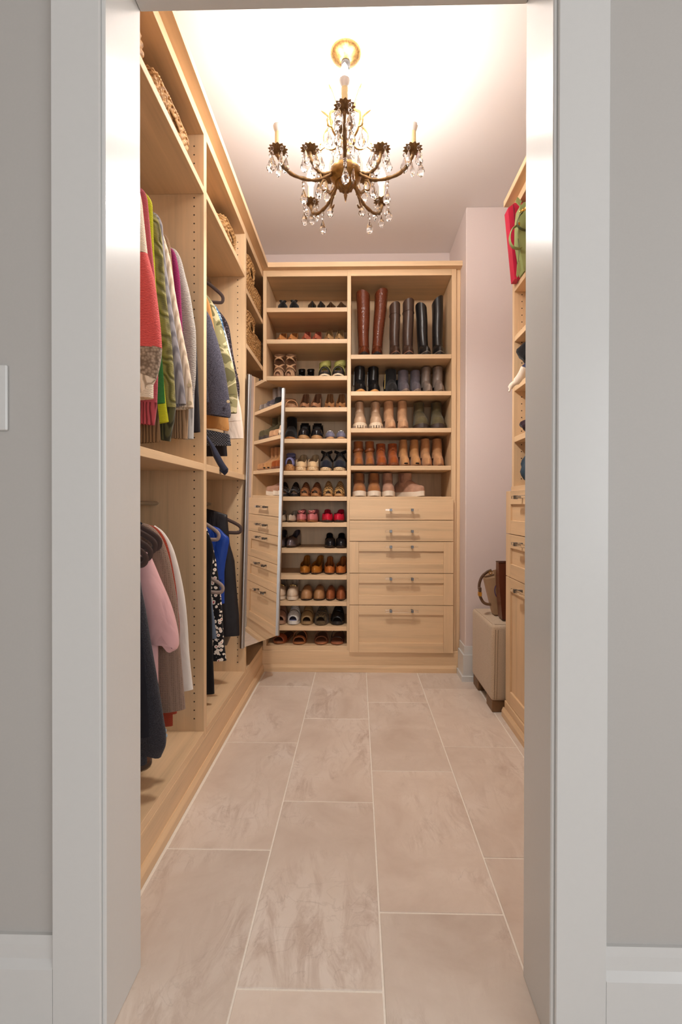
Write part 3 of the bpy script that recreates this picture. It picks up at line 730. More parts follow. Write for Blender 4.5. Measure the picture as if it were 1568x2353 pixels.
def flat(T, c, kind='leather', shape='almond', L=.245, W=.07, heel=.0, sole=(60, 40, 26), lining=(70, 46, 34), plat=.006, rough=.35, throat=.33, toe=.046, rimh=.05, skind='rubber', trim=None, bow=None):
    T.part('sole', sole_mb(L, W, shape, 0, plat, heel), leather(sole, .5, skind), 50)
    if heel > .02:
        m = MB(); w = W * .3
        m.loft([[(sx * w * k, L * (.5 - .0) - (.055 * k if sy < 0 else .004) - .002, zz) for sx, sy in ((-1, -1), (1, -1), (1, 1), (-1, 1))] for k, zz in ((.55, 0), (.6, heel * .5), (1, heel + .001))], True, True, True)
        T.part('heel', m, leather(sole, .5, skind), 50)
    hp = [(0, .014), (.004, .018), (.012, toe * .48), (.03, toe * .66), (.1, toe * .9), (.2, toe), (throat, toe * 1.18), (.6, .06), (1, .06)]
    rim = [(throat, toe * .95), (.5, rimh * .8), (.7, rimh * .86), (.9, rimh * 1.15), (1, rimh * 1.25)]
    u = T.part('upper', upper_mb(L, W, shape, plat, hp, heel, throat, rim), leather(c, rough, kind), 60, sol=.0022)
    T.part('insole', insole_mb(L, W, shape, plat + .005, heel, .2), leather(lining, .7), 60)
    if bow:
        m = MB()
        yb = (throat - .06 - .5) * L; zb = plat + toe * 1.12
        for s in (-1, 1): m.tube([(0, yb, zb + .002), (s * .012, yb - .002, zb + .01), (s * .02, yb, zb + .008), (s * .012, yb + .003, zb - .001), (0, yb, zb + .002)], .0035, 6, ry=.006)
        m.tube([(-.004, yb - .003, zb + .004), (.004, yb - .003, zb + .004)], .006, 8)
        T.part('bow', m, leather(bow, .4), 60)
    if trim:
        m = MB(); yb = (throat - .09 - .5) * L; zb = plat + toe * 1.08 + .003
        w = W * .26
        m.tube([(-w, yb, zb - .006), (-w * .45, yb - .002, zb + .001), (w * .45, yb - .002, zb + .001), (w, yb, zb - .006)], .0028, 6)
        for s in (-.45, .45): m.lathe([(.002, -.004), (.005, 0), (.002, .004)], 8, (w * s, yb - .004, zb))
        T.part('buckle', m, leather(trim, .25, 'metallic'), 40)
def slide(T, c, kind='leather', bands=((.16, .3, .045, .052), (.4, .54, .06, .062)), L=.25, W=.086, sole=(120, 84, 54), foot=(150, 108, 70), plat=.022, shape='round', skind='rubber', ankle=None, heel=0, rough=.5, bandname='strap', studs=False, wob=0):
    T.part('sole', sole_mb(L, W, shape, 0, plat, heel, grow=.001), leather(sole, .6, skind), 50)
    T.part('insole', insole_mb(L, W, shape, plat + .0035, heel, .006, .993), leather(foot, .6), 60)
    for b in bands:
        o = T.part(bandname, band_mb(L, W, shape, plat - .004, *b, heel=heel, wob=wob), leather(c, rough, kind), 60, sol=.004)
        if studs:
            m = MB()
            for q in range(9):
                f = pi * (q + 1) / 10; w = W / 2 * 1.05
                m.lathe([(.0003, .0022), (.0016, .001), (.002, -.001)], 6, (-w * cos(f), (b[0] - .5) * L - .003, plat - .004 + (b[2] + .004) * sin(f) ** .7))
            T.part('studs', m, CHROME, 60, parent=o, kind='stuff')
    if ankle:
        for (t, z0, r) in ankle:
            m = MB(); y = (t - .5) * L
            pts = [(r * cos(2 * pi * k / 20), y + r * .85 * sin(2 * pi * k / 20), z0 + plat + lift(t, heel) + .01 * sin(2 * pi * k / 20)) for k in range(20)]
            m.tube(pts, .007, 8, closed=True, ry=.0025, up=(0, 0, 1)); T.part('ankle_strap', m, leather(c, rough, kind), 60)
def boot(T, c, kind='leather', shape='round', L=.265, W=.094, H=.2, sole=(30, 26, 24), plat=.014, heel=.0, rough=.35, top=(.034, .05), ankle=(.034, .049), lean=0, welt=None, grow=.003, slant=0, laces=None, elastic=None, opentoe=False, strap=None, lug=False, toe=.05, lining=(60, 44, 34), stitch=None, skind='rubber', bulge=0, seam=False, zip_=None, y0f=.13):
    s = T.part('sole', sole_mb(L, W, shape, 0, plat, heel, grow=grow), leather(sole, .55, skind), 50)
    if lug:
        m = MB()
        for q in range(7):
            t = .06 + q * .05; w = W / 2 * lerp(OUT[shape], t) + grow
            for sx in (-1, 1): m.box(sx * w - .004, sx * w + .004, (t - .5) * L - .004, (t - .5) * L + .003, 0, plat * .55, .001)
        m.box(-.004, .004, -L / 2 - .006, -L / 2 + .01, .004, plat * .6, .001).box(-.02, -.013, -L / 2 - .002, -L / 2 + .012, .004, plat * .6, .001).box(.013, .02, -L / 2 - .002, -L / 2 + .012, .004, plat * .6, .001)
        T.part('lugs', m, leather((120, 96, 76), .6, skind), parent=s, kind='stuff')
    if heel > .02:
        w = W * .36; m = MB()
        m.loft([[(sx * w * k, L * .5 - (.075 if sy < 0 else .003), zz) for sx, sy in ((-1, -1), (1, -1), (1, 1), (-1, 1))] for k, zz in ((.9, 0), (1, heel + .002))], True, True, True)
        T.part('heel', m, leather(sole, .5, skind), 40)
    if welt:
        T.part('welt', sole_mb(L, W, shape, plat - .001, plat + .003, heel, grow=grow + .001), leather(welt, .5), 50)
    hp = [(0, .02 if not opentoe else .03), (.004, .024), (.012, toe * .62), (.03, toe * .76), (.1, toe * .95), (.2, toe * 1.05), (.3, toe * 1.3), (.42, toe * 1.75), (.55, toe * 2.1), (.8, toe * 1.9), (.95, toe * 1.3), (1, toe * .6)]
    mt = leather(c, rough, kind)
    T.part('vamp', upper_mb(L, W, shape, plat, hp, heel), mt, 60)
    # shaft
    m = MB(); N = 20; rings = []; nz = 15
    y0 = L * y0f; z0 = plat + heel * .8 + .035
    for i in range(nz):
        u = i / (nz - 1); z = z0 + (H - z0) * u
        rx = lerp([(0, ankle[0] * 1.02), (.25, ankle[0]), (.6, (ankle[0] + top[0]) / 2 * (1 + bulge)), (1, top[0])], u)
        ry = lerp([(0, ankle[1] * 1.25), (.22, ankle[1]), (.6, (ankle[1] + top[1]) / 2), (1, top[1])], u)
        ring = []
        for j in range(N):
            a = 2 * pi * j / N
            wr = 1 + .025 * sin(9 * u + 2 * cos(a)) * (1 if kind != 'rubber' else .4)
            xx = rx * cos(a) * wr + lean * (z - z0); yy = y0 + ry * sin(a) * wr
            ring.append((xx, yy, z + (slant * cos(a) - .012 * sin(a) * (slant != 0)) * max(0, u - .8) * 5))
        rings.append(ring)
    inner = [[(p[0] * .9 + (lean * (H - z0)) * .1, y0 + (p[1] - y0) * .9, p[2] - .002) for p in rings[-1]], [(p[0] * .8 + (lean * (H - z0)) * .2, y0 + (p[1] - y0) * .8, p[2] - .06) for p in rings[-1]]]
    sh = T.part('shaft', m.loft(rings, True, True, False), mt, 60)
    T.part('lining', MB().loft([rings[-1]] + inner, True, False, True), leather(lining, .8), 60, parent=sh)
    if elastic:
        for sx in (-1, 1):
            m = MB(); zc_ = (z0 + H) / 2; rg = []
            for i in range(5):
                z = z0 + (H - z0) * (.3 + .65 * i / 4); k = lerp([(.25, ankle[0]), (1, top[0])], .3 + .65 * i / 4)
                ww = .008 + .012 * i / 4
                rg.append([(sx * (k * 1.03 + .001) + lean * (z - z0), y0 - ww, z), (sx * (k * 1.05 + .002) + lean * (z - z0), y0, z), (sx * (k * 1.03 + .001) + lean * (z - z0), y0 + ww, z)])
            T.part('elastic_gusset', m.loft(rg, False), leather(elastic, .9, 'suede'), 60, sol=.002)
    if laces:
        m = MB()
        for q in range(5):
            u = .02 + q * .2; z = z0 + .008 + (H - z0) * u * .9; k = lerp([(0, ankle[0]), (1, top[0])], u); yy = y0 - lerp([(0, ankle[1] * 1.2), (.25, ankle[1]), (1, top[1])], u) - .003
            m.tube([(-k * .45, yy + .006, z - .007), (0, yy - .001, z), (k * .45, yy + .006, z + .007)], .0022, 6)
            m.tube([(k * .45, yy + .006, z - .007), (0, yy - .002, z), (-k * .45, yy + .006, z + .007)], .0022, 6)
        T.part('laces', m, leather(laces, .7), 60)
        m = MB()
        rr = [ [(x_, y0 - ankle[1] * 1.08 - .0 , z) for x_ in (-.02, 0, .02)] for z in (z0, H * .97)]
    if strap:
        zc_ = z0 + (H - z0) * .55; k = lerp([(.25, ankle[0]), (1, top[0])], .55); ky = lerp([(.25, ankle[1]), (1, top[1])], .55)
        m = MB(); pts = [(lean * (zc_ - z0) + (k + .004) * cos(2 * pi * j / 20), y0 + (ky + .004) * sin(2 * pi * j / 20), zc_ + .004 * cos(2 * pi * j / 20)) for j in range(20)]
        T.part('strap', m.tube(pts, .009, 8, closed=True, ry=.0025, up=(0, 0, 1)), leather(strap, .5), 60)
    if seam:
        zc_ = z0 + (H - z0) * .8; k = lerp([(.6, (ankle[0] + top[0]) / 2), (1, top[0])], .8); ky = lerp([(.6, (ankle[1] + top[1]) / 2), (1, top[1])], .8)
        pts = [(lean * (zc_ - z0) + (k + .0015) * cos(2 * pi * j / 24), y0 + (ky + .0015) * sin(2 * pi * j / 24), zc_) for j in range(24)]
        T.part('stitched_seam', MB().tube(pts, .0016, 6, closed=True), mt, 60, parent=sh)
    if zip_:
        m = MB().tube([(-(ankle[0] + .004), y0 + .01, z0 + .01), (-(top[0] * .9 + .004) + lean * (H - z0) * .8, y0 + .01, H * .9)], .0022, 6); T.part('zip', m, leather(zip_, .3, 'metallic'), 60)
    if opentoe:
        T.part('toe_opening', MB().lathe([(.001, 0), (.011, .001), (.014, .005), (.011, .008), (.001, .009)], 12).xf(Matrix.Translation((0, -L / 2 + .004, plat + .003))), leather((20, 14, 10), .9), 60)
def rowz(z): return z + .0006
def put(fn, name, label, group, pxs, z, rzs=None, Y=None, L=.25, **kw):
    """place one shoe per pixel column, toe edge near the shelf front"""
    for i, px in enumerate(pxs):
        rz = (rzs[i] if rzs else random.uniform(-.06, .06))
        y = (Y if Y else YB + .012 + random.uniform(0, .012)) + L / 2 * abs(cos(rz)) + .045 * abs(sin(rz))
        x = onY((px, 1000), y - L * .35).x
        lb = label
        if len(pxs) == 2:
            near = (i == 1) if px < 800 else (i == 0)
            lb += ', the one nearer the centre panel' if near else ', the one farther from the centre panel'
            if len(lb.split()) > 16: lb = label + (', nearer centre panel' if near else ', farther from centre panel')
            if len(lb.split()) > 16: print('LONG', len(lb.split()), lb)
        T = shoe_thing(name, lb, group, x, y, rowz(z), rz); fn(T, L=L, **{k: (v[i] if isinstance(v, list) else v) for k, v in kw.items()})
# ---- narrow tower, from the top shelf down
R = SL
put(flat, 'flat_shoe', 'black knotted low shoe on the top shelf of the narrow tower', 'black knotted low shoes', (646, 671), R[0], (.35, .15), c=BLK, kind='suede', toe=.062, shape='almond', sole=(170, 140, 110), bow=BLK, rimh=.07)
put(flat, 'flat_shoe', 'smooth black flat on the top shelf beside the knotted black shoes', 'smooth black flats', (716, 735), R[0], (.2, .05), c=(34, 36, 38), toe=.06, shape='point', W=.06, rimh=.07)
put(flat, 'pump', 'dark sheer-sided pump on the top shelf', 'dark sheer pumps', (762, 782), R[0], (.05, -.05), c=(96, 74, 54), kind='metallic', shape='point', toe=.05, lining=(60, 44, 34), sole=(50, 40, 34), rimh=.07)
put(flat, 'pump', 'tan pointed slingback pump on the second shelf', 'tan slingback pumps', (645, 669), R[1], (.05, 0), c=(206, 142, 84), shape='point', heel=.055, lining=(120, 80, 60), toe=.044, rimh=.06)
put(flat, 'pump', 'coral-pink pointed pump between the tan and the patent pumps', 'coral pointed pumps', (705, 723.5), R[1], (.06, -.02), c=(196, 112, 88), shape='point', heel=.06, lining=(130, 86, 66), rimh=.06)
put(flat, 'pump', 'beige patent pointed pump on the second shelf', 'beige patent pumps', (758, 777), R[1], (.08, -.06), c=(196, 160, 112), shape='point', heel=.065, rough=.15, lining=(110, 72, 54), rimh=.065)
def lace_heel(T, L=.24, **k):
    slide(T, (186, 146, 112), 'suede', ((.1, .2, .036, .04), (.22, .32, .045, .05), (.36, .46, .058, .07)), L=L, W=.068, sole=(150, 112, 84), plat=.012, shape='almond', heel=.07, foot=(150, 110, 86))
    for q, (z0, z1, s) in enumerate(((.05, .115, 1), (.05, .115, -1), (.105, .17, 1), (.105, .17, -1))):
        m = MB(); m.tube(smoothpts([(-.034 * s, .01, z0 + .02), (-.02 * s, -.035, z0 + .03), (.02 * s, -.035, z1 - .02), (.034 * s, .012, z1)], 12), .0045, 6, ry=.002, up=(0, 0, 1)); T.part('strap', m, leather((196, 156, 120), .8, 'suede'), 60)
    for z in (.17, .182):
        T.part('ankle_strap', MB().tube([(.034 * cos(2 * pi * j / 18), .045 + .04 * sin(2 * pi * j / 18), z + .008 * sin(2 * pi * j / 18)) for j in range(18)], .005, 6, closed=True, ry=.002, up=(0, 0, 1)), leather((190, 150, 116), .8, 'suede'), 60)
    m = MB().loft([[(.036 * s * cos(a), .05 + .045 * sin(a), z) for a in [pi * q / 10 for q in range(11)]] for z, s in ((.08, 1), (.12, .98), (.165, .95))], False)
    T.part('heel_counter', m, leather((176, 134, 102), .8, 'suede'), 60, sol=.003)
put(lace_heel, 'strappy_heel', 'beige suede heeled sandal with criss-cross ankle straps', 'beige criss-cross heels', (637.5, 664.5), R[2], (.12, .05), L=.24)
def bow_sandal(T, L=.22, **k):
    slide(T, BLK, 'leather', ((.15, .27, .035, .04),), L=L, W=.055, sole=(30, 26, 24), plat=.01, foot=(40, 32, 28), heel=.045, shape='almond', ankle=((.8, .055, .024),), rough=.25)
    T.part('heel_counter', MB().loft([[(.024 * s * cos(a), .066 + .024 * sin(a), z) for a in [pi * (q / 10 * 1.3 - .15) for q in range(11)]] for z, s in ((.05, 1), (.08, 1), (.112, 1.02))], False), leather(BLK, .25), 60, sol=.002)
put(bow_sandal, 'strappy_sandal', 'small black heeled sandal set back behind the criss-cross heels', 'small black sandals', (689, 706), R[2], (.1, -.12), Y=YB + .09, L=.21)
def ribbon_platform(T, L=.25, **k):
    slide(T, (40, 36, 34), 'leather', ((.05, .22, .04, .052),), L=L, W=.082, sole=(40, 34, 30), plat=.026, foot=(50, 40, 34), shape='round')
    T.part('foxing', sole_mb(L, .083, 'round', .004, .013, 0, grow=.0025), leather((232, 214, 184), .6, 'rubber'), 50)
    ol = (178, 174, 96)
    for (ta, tb, s) in ((.2, .34, 1), (.24, .38, -1), (.4, .5, 1)):
        T.part('ribbon', band_mb(L, .082, 'round', .022, ta, tb, .06 if tb < .45 else .085, .066 if tb < .45 else .09, wob=.012 * s), leather(ol, .6), 60, sol=.002)
    T.part('ankle_ribbon', MB().loft([[(.04 * cos(2 * pi * j / 20), .04 + .042 * sin(2 * pi * j / 20), z + .008 * cos(2 * pi * j / 20)) for j in range(20)] for z in (.1, .118, .136)], True), leather(ol, .6), 60, sol=.002)
put(ribbon_platform, 'platform_sandal', 'black platform sandal with wide olive ribbon straps', 'olive ribbon platform sandals', (746.5, 777.5), R[2], (.1, -.1))
put(slide, 'strappy_sandal', 'tan leather slide with tall ankle collar on the shelf under the ribbon sandals', None, (664,), R[3], (.25,), c=(190, 138, 96), bands=((.12, .3, .045, .05),), ankle=((.75, .05, .036), (.75, .075, .034)), sole=(150, 110, 80), plat=.016, shape='round')
put(flat, 'pump', 'brown pointed pump with a tan rim, beside the collared tan slide', 'brown pumps with tan rim', (698, 724), R[3], (.06, -.08), c=(164, 118, 86), shape='almond', heel=.05, lining=(64, 42, 28), rimh=.07, toe=.034, throat=.2)
put(flat, 'pump', 'caramel pointed pump on the shelf under the ribbon sandals', 'caramel pumps', (757, 782), R[3], (.04, -.04), c=(184, 134, 88), shape='point', heel=.05, lining=(112, 74, 44), rough=.2, rimh=.07, toe=.036, throat=.22)
put(boot, 'ankle_boot', 'black fur-lined bootie tucked beside the swivel mirror', None, (667,), R[4], (.1,), c=(26, 22, 20), kind='suede', H=.155, sole=(150, 96, 48), plat=.01, W=.08)
def loafer(T, L=.255, c=BLK, **k):
    flat(T, c, L=L, W=.078, shape='round', plat=.02, sole=k.get('sole', (176, 136, 92)), toe=.055, throat=.42, rimh=.07, rough=.2, trim=k.get('trim'), lining=k.get('lining', (40, 30, 26)), heel=k.get('heel', .0), skind='rubber')
def derby(T, L=.26, **k):
    loafer(T, L, (28, 26, 28), sole=(170, 128, 84))
    m = MB()
    for q in range(3): m.tube([(-.018, -.03 + q * .016, .079 + q * .008), (0, -.033 + q * .016, .085 + q * .008), (.018, -.03 + q * .016, .079 + q * .008)], .0025, 6)
    T.part('laces', m, leather(BLK, .6), 60)
    T.part('tongue', MB().loft([[(x, .03 + .012 * u, .075 + .05 * u) for x in (-.03 + .004 * u, -.012, .012, .03 - .004 * u)] for u in (0, .5, 1)], False), leather((26, 24, 26), .3), 60, sol=.004)
    T.part('collar', MB().loft([[(.036 * s * cos(a), .055 + .05 * sin(a), z) for a in [pi * q / 12 for q in range(13)]] for z, s in ((.06, 1.05), (.1, .98), (.118, .95))], False), leather((26, 24, 26), .3), 60, sol=.003)
put(derby, 'lace_up_shoe', 'shiny black lace-up shoe with pale wooden-coloured sole', 'black lace-up shoes', (696, 726), R[4], (.1, .05))
put(flat, 'flat_shoe', 'slate-grey suede slip-on next to the black lace-ups', 'grey suede slip-ons', (757, 782), R[4], (.15, .06), c=(110, 106, 122), kind='suede', shape='round', sole=(176, 136, 96), plat=.01, toe=.045, throat=.4, trim=(200, 196, 190), W=.066)
put(slide, 'wedge_sandal', 'cork-soled sandal with a lilac band, half behind the mirror edge', None, (666,), R[5], (.2,), c=(120, 118, 160), bands=((.05, .25, .045, .058),), sole=(172, 122, 74), skind='cork', plat=.036, foot=(30, 26, 28), ankle=((.75, .06, .03), (.72, .08, .03)), W=.068, )
put(flat, 'espadrille', 'beige canvas espadrille with rope-coloured sole', 'beige espadrilles', (689, 719), R[5], (.08, -.08), c=(208, 176, 134), kind='suede', shape='round', sole=(214, 184, 144), skind='cork', plat=.02, toe=.044, throat=.2, W=.078, lining=(120, 82, 52), rimh=.085)
def espa_strap(T, L=.25, **k):
    flat(T, (34, 36, 46), 'suede', 'round', L=L, W=.082, sole=(206, 180, 142), skind='cork', plat=.018, toe=.055, throat=.2, rimh=.03, lining=(190, 170, 150))
    T.part('heel_counter', MB().loft([[(.038 * s * cos(a), .055 + .055 * sin(a), z) for a in [pi * (q / 14 * 1.1 - .05) for q in range(15)]] for z, s in ((.04, .95), (.09, 1.0), (.13, .95))], False), leather((205, 192, 178), .8), 60, sol=.004)
    for s in (-1, 1): T.part('ribbon', MB().tube(smoothpts([(-.044 * s, .03, .07), (-.01 * s, -.01, .11), (.04 * s, .03, .135)], 8), .009, 6, ry=.002, up=(0, 0, 1)), leather((18, 18, 22), .6), 60)
put(espa_strap, 'espadrille', 'navy-black espadrille with crossed ribbon and cream heel counter', 'ribbon espadrilles', (749.5, 781), R[5], (.05, -.05))
put(slide, 'sandal', 'black sandal with small studs on the strap, beside the mirror', 'studded black sandals', (652, 675), R[6], (.1, -.02), c=BLK, bands=((.1, .22, .03, .044), (.3, .52, .05, .086)), sole=(28, 24, 24), plat=.014, foot=(150, 116, 96), studs=True, W=.066)
put(slide, 'slide_sandal', 'chestnut woven-band slide between the studded and straw sandals', 'chestnut woven slides', (699, 726), R[6], (.05, -.05), c=(160, 98, 54), kind='braid', bands=((.06, .2, .03, .05), (.32, .52, .05, .086)), sole=(168, 118, 76), plat=.014, foot=(150, 104, 68), W=.066)
put(slide, 'slide_sandal', 'straw-coloured sandal with three braided bands', 'straw braided sandals', (755, 779.5), R[6], (.05, -.08), c=(206, 158, 96), kind='braid', bands=((.05, .16, .03, .044), (.24, .36, .05, .07), (.42, .55, .075, .095)), sole=(196, 152, 104), plat=.012, foot=(120, 84, 54), W=.066)
put(flat, 'flat_shoe', 'cream pointed flat on the shelf of pink and red flats', 'cream flats', (646, 666), R[7], (.15, -.15), c=(206, 188, 166), shape='point', lining=(110, 92, 78), toe=.042, throat=.24, rimh=.05)
put(flat, 'flat_shoe', 'pink flat with a leather bow and brown toe', 'pink bow flats', (692, 717), R[7], (.12, -.1), c=(208, 124, 124), shape='almond', lining=(50, 30, 26), bow=(216, 132, 130), sole=(150, 100, 60), plat=.01, throat=.22, toe=.046, rimh=.055)
put(flat, 'flat_shoe', 'bright red flat with a dark toe cap', 'red flats', (751, 780), R[7], (.06, -.06), c=(206, 34, 60), shape='almond', lining=(40, 22, 20), sole=(60, 50, 44), plat=.01, throat=.22, toe=.046, rimh=.055)
put(flat, 'flat_shoe', 'silver-striped soft flat on the nearly empty shelf', 'silver-striped flats', (646, 670), R[8], (.05, -.2), Y=YB + .05, c=(122, 112, 116), kind='metallic', shape='round', lining=(40, 32, 32), toe=.055, rimh=.075, throat=.26)
put(flat, 'flat_shoe', 'plain black round flat opposite the silver-striped flats', 'plain black flats', (758, 783), R[8], (.12, .02), Y=YB + .03, c=(24, 24, 28), shape='round', lining=(16, 14, 14), toe=.05, rimh=.06, throat=.3)
put(flat, 'flat_shoe', 'mustard-brown flat with a dark pointed toe cap', 'mustard-brown flats', (700, 728.5), R[9], (.03, -.1), Y=YB + .02, c=(176, 112, 44), shape='almond', lining=(44, 22, 14), toe=.046, rimh=.07, throat=.24, rough=.25)
put(flat, 'flat_shoe', 'shiny orange-tan flat beside the mustard flats', 'orange-tan flats', (757, 785), R[9], (.05, -.1), Y=YB + .02, c=(196, 116, 58), shape='almond', lining=(40, 20, 14), toe=.046, rimh=.065, throat=.24, rough=.2)
put(loafer, 'loafer', 'cream leather loafer with a gold bit and thick sole', 'cream bit loafers', (645, 669.5), R[10], (.1, .0), c=(216, 192, 166), trim=(220, 190, 120), sole=(222, 204, 182), lining=(110, 76, 58))
put(flat, 'mule', 'taupe-brown leather mule with a smooth round toe', 'taupe-brown mules', (704, 734.5), R[10], (.02, -.02), Y=YB + .02, c=(176, 130, 88), shape='round', toe=.062, throat=.5, rimh=.02, W=.076, plat=.006, lining=(40, 26, 20), rough=.45)
put(flat, 'mule', 'reddish-tan leather mule beside the taupe-brown mules', 'reddish-tan mules', (760.5, 783), R[10], (-.1, .02), Y=YB + .012, c=(166, 98, 62), shape='almond', toe=.06, throat=.5, rimh=.02, W=.066, plat=.006, lining=(40, 26, 20), rough=.3)
fb = ((.06, .26, .036, .064), (.36, .54, .06, .088))
put(slide, 'slide_sandal', 'dusty-brown two-band slide half behind the mirror', None, (646,), R[11], (.05,), c=(150, 112, 92), kind='suede', bands=fb, sole=(170, 134, 112), plat=.02, foot=(120, 88, 70))
put(slide, 'slide_sandal', 'blue and white tweed two-band slide', None, (672,), R[11], (.03,), c=(92, 96, 150), kind='tweed', bands=fb, sole=(196, 196, 214), skind='tweed', plat=.022, foot=(130, 134, 170))
put(slide, 'slide_sandal', 'khaki leather two-band slide next to the blue tweed one', None, (706,), R[11], (.02,), c=(148, 118, 78), bands=fb, sole=(158, 128, 90), plat=.018, foot=(90, 66, 44))
put(slide, 'slide_sandal', 'brown and black tweed two-band slide', None, (739.5,), R[11], (-.05,), c=(150, 124, 82), kind='tweed', bands=fb, sole=(180, 152, 110), skind='tweed', plat=.02, foot=(90, 70, 48))
put(slide, 'slide_sandal', 'shiny black two-band slide beside the brown tweed one', None, (777,), R[11], (-.03,), c=(26, 26, 26), bands=fb, sole=(40, 36, 34), plat=.016, foot=(20, 18, 18), rough=.15)
sb = ((.08, .26, .038, .046),)
put(slide, 'slide_sandal', 'russet one-band slide on the lowest shelf', None, (649,), R[12], (-.2,), Y=YB + .012, c=(140, 66, 34), bands=sb, sole=(150, 88, 50), plat=.012, foot=(110, 62, 36))
put(slide, 'slide_sandal', 'caramel two-band slide on the lowest shelf', None, (688,), R[12], (.0,), Y=YB + .012, c=(160, 96, 54), bands=((.1, .2, .036, .04), (.36, .5, .06, .064)), sole=(170, 110, 66), plat=.012, foot=(100, 58, 34))
put(slide, 'thong_sandal', 'brown thin-strapped sandal with crossed straps on the lowest shelf', None, (738,), R[12], (.03,), Y=YB + .012, c=(120, 72, 44), bands=((.12, .17, .034, .036), (.32, .36, .058, .06), (.48, .52, .07, .072)), sole=(170, 108, 72), plat=.012, foot=(130, 84, 58), wob=.012)
put(slide, 'thong_sandal', 'dark glossy sandal with a slim front strap on the lowest shelf', None, (777,), R[12], (-.05,), Y=YB + .012, c=(60, 34, 26), bands=((.14, .2, .034, .036), (.4, .46, .064, .066)), sole=(170, 104, 72), plat=.012, foot=(146, 92, 66), rough=.2)
# ---- wide tower
R = SR
tall = dict(shape='almond', top=(.046, .058), ankle=(.036, .05), L=.24, W=.078, y0f=.05)
put(boot, 'tall_boot', 'tall chestnut crocodile-embossed knee boot', 'chestnut crocodile boots', (837, 868), R[0], (.03, -.03), Y=YB + .006, c=(104, 50, 28), kind='croc', H=[.415, .425], slant=[-.008, .012], lean=[-.01, .085], **tall)
put(boot, 'tall_boot', 'tall dark brown riding boot with a stitched top band', 'dark brown riding boots', (908, 940), R[0], (.04, -.02), Y=YB + .006, c=(74, 54, 44), H=[.345, .365], sole=(50, 38, 32), welt=(150, 106, 86), seam=True, slant=.006, lean=[.01, .02], **{**tall, 'top': (.037, .052), 'ankle': (.033, .048), 'W': .074})
put(boot, 'tall_boot', 'tall plain black riding boot with a slanted top', 'black riding boots', (979, 1010), R[0], (.08, -.06), Y=YB + .006, c=(30, 28, 28), H=[.335, .375], sole=(34, 30, 28), welt=(120, 112, 102), slant=[-.014, .022], rough=.28, lean=[-.05, 0], **{**tall, 'top': (.037, .052), 'ankle': (.033, .048)})
put(boot, 'ankle_boot', 'black leather ankle boot with a tan welt, under the crocodile boots', 'black tan-welted boots', (827.5, 860), R[1], (.05, .03), c=(28, 27, 28), H=.188, W=.078, sole=(206, 150, 88), plat=.012, zip_=(180, 176, 170), shape='almond', heel=.03)
put(boot, 'ankle_boot', 'black suede ankle boot with a brass zip, beside the tan-welted boots', None, (901.5,), R[1], (.02,), c=(36, 35, 35), kind='suede', H=.172, W=.074, sole=(26, 24, 24), zip_=(206, 170, 90), shape='almond')
T = Thing('shoe_box', 'small black box behind the black suede boot', 'box', (onY((901, 1000), YB + .3).x, YB + .302, rowz(R[1])), 0, local=True)
T.part('body', MB().box(-.055, .055, -.03, .03, 0, .13, .002), plain('black_card', srgb(16, 15, 16), .7)); T.part('lid', MB().box(-.057, .057, -.032, .032, .11, .14, .002), plain('black_card_lid', srgb(18, 17, 18), .7))
put(boot, 'ankle_boot', 'slate-purple suede ankle boot beside the taupe ones', 'slate-purple suede boots', (932, 960), R[1], (.05, -.04), c=(96, 88, 94), kind='suede', H=.165, sole=(116, 98, 88), plat=.01, welt=(150, 132, 118), shape='almond', W=.068)
put(boot, 'ankle_boot', 'pale taupe leather ankle boot beside the slate-purple ones', 'pale taupe boots', (986, 1011), R[1], (.1, -.06), c=(136, 120, 110), H=.186, sole=(96, 76, 58), plat=.008, welt=(146, 126, 110), shape='almond', W=.068, rough=.45, heel=.02)
put(boot, 'lug_boot', 'beige rubber boot on a chunky cream lug sole', 'beige lug-soled boots', (829, 863), R[2], (.05, .0), c=(196, 164, 134), H=.188, sole=(226, 206, 178), plat=.032, lug=True, W=.082, grow=.006, shape='round', rough=.4, elastic=(180, 150, 120), top=(.027, .046), ankle=(.03, .048))
put(boot, 'ankle_boot', 'light tan suede ankle boot between lug-soled and olive boots', 'light tan suede boots', (899, 927), R[2], (.15, -.06), Y=YB + .008, c=(200, 156, 118), kind='suede', H=.192, sole=(146, 104, 74), plat=.008, shape='almond', heel=.03, W=.074, top=(.03, .048))
put(boot, 'rain_boot', 'olive suede boot with a dark brown rubber foot', 'olive rubber-foot boots', (970, 1009), R[2], (.06, -.12), c=(92, 82, 58), kind='suede', H=.184, top=(.034, .05), sole=(62, 48, 42), plat=.026, W=.09, toe=.055, shape='round', grow=.004, welt=(90, 78, 50))
put(boot, 'ankle_boot', 'chestnut suede bootie with a strapped collar', 'chestnut collared booties', (826, 850), R[3], (.04, -.02), c=(150, 90, 46), kind='suede', H=.165, sole=(96, 60, 36), plat=.008, strap=(130, 76, 40), top=(.032, .048), ankle=(.031, .047), shape='round', W=.066)
put(boot, 'lace_boot', 'rust-coloured suede lace-up boot', 'rust lace-up boots', (879, 905.5), R[3], (.06, -.02), Y=YB + .01, c=(148, 76, 34), kind='suede', H=.15, sole=(120, 66, 36), plat=.014, laces=(130, 66, 30), top=(.034, .05), shape='round', W=.074)
put(boot, 'peep_toe_boot', 'tan suede bootie with an open toe', 'tan open-toe booties', (932, 957), R[3], (.16, .05), Y=YB + .01, c=(186, 136, 88), kind='suede', H=.175, sole=(150, 108, 74), plat=.008, opentoe=True, shape='round', W=.07, heel=.03, top=(.028, .046))
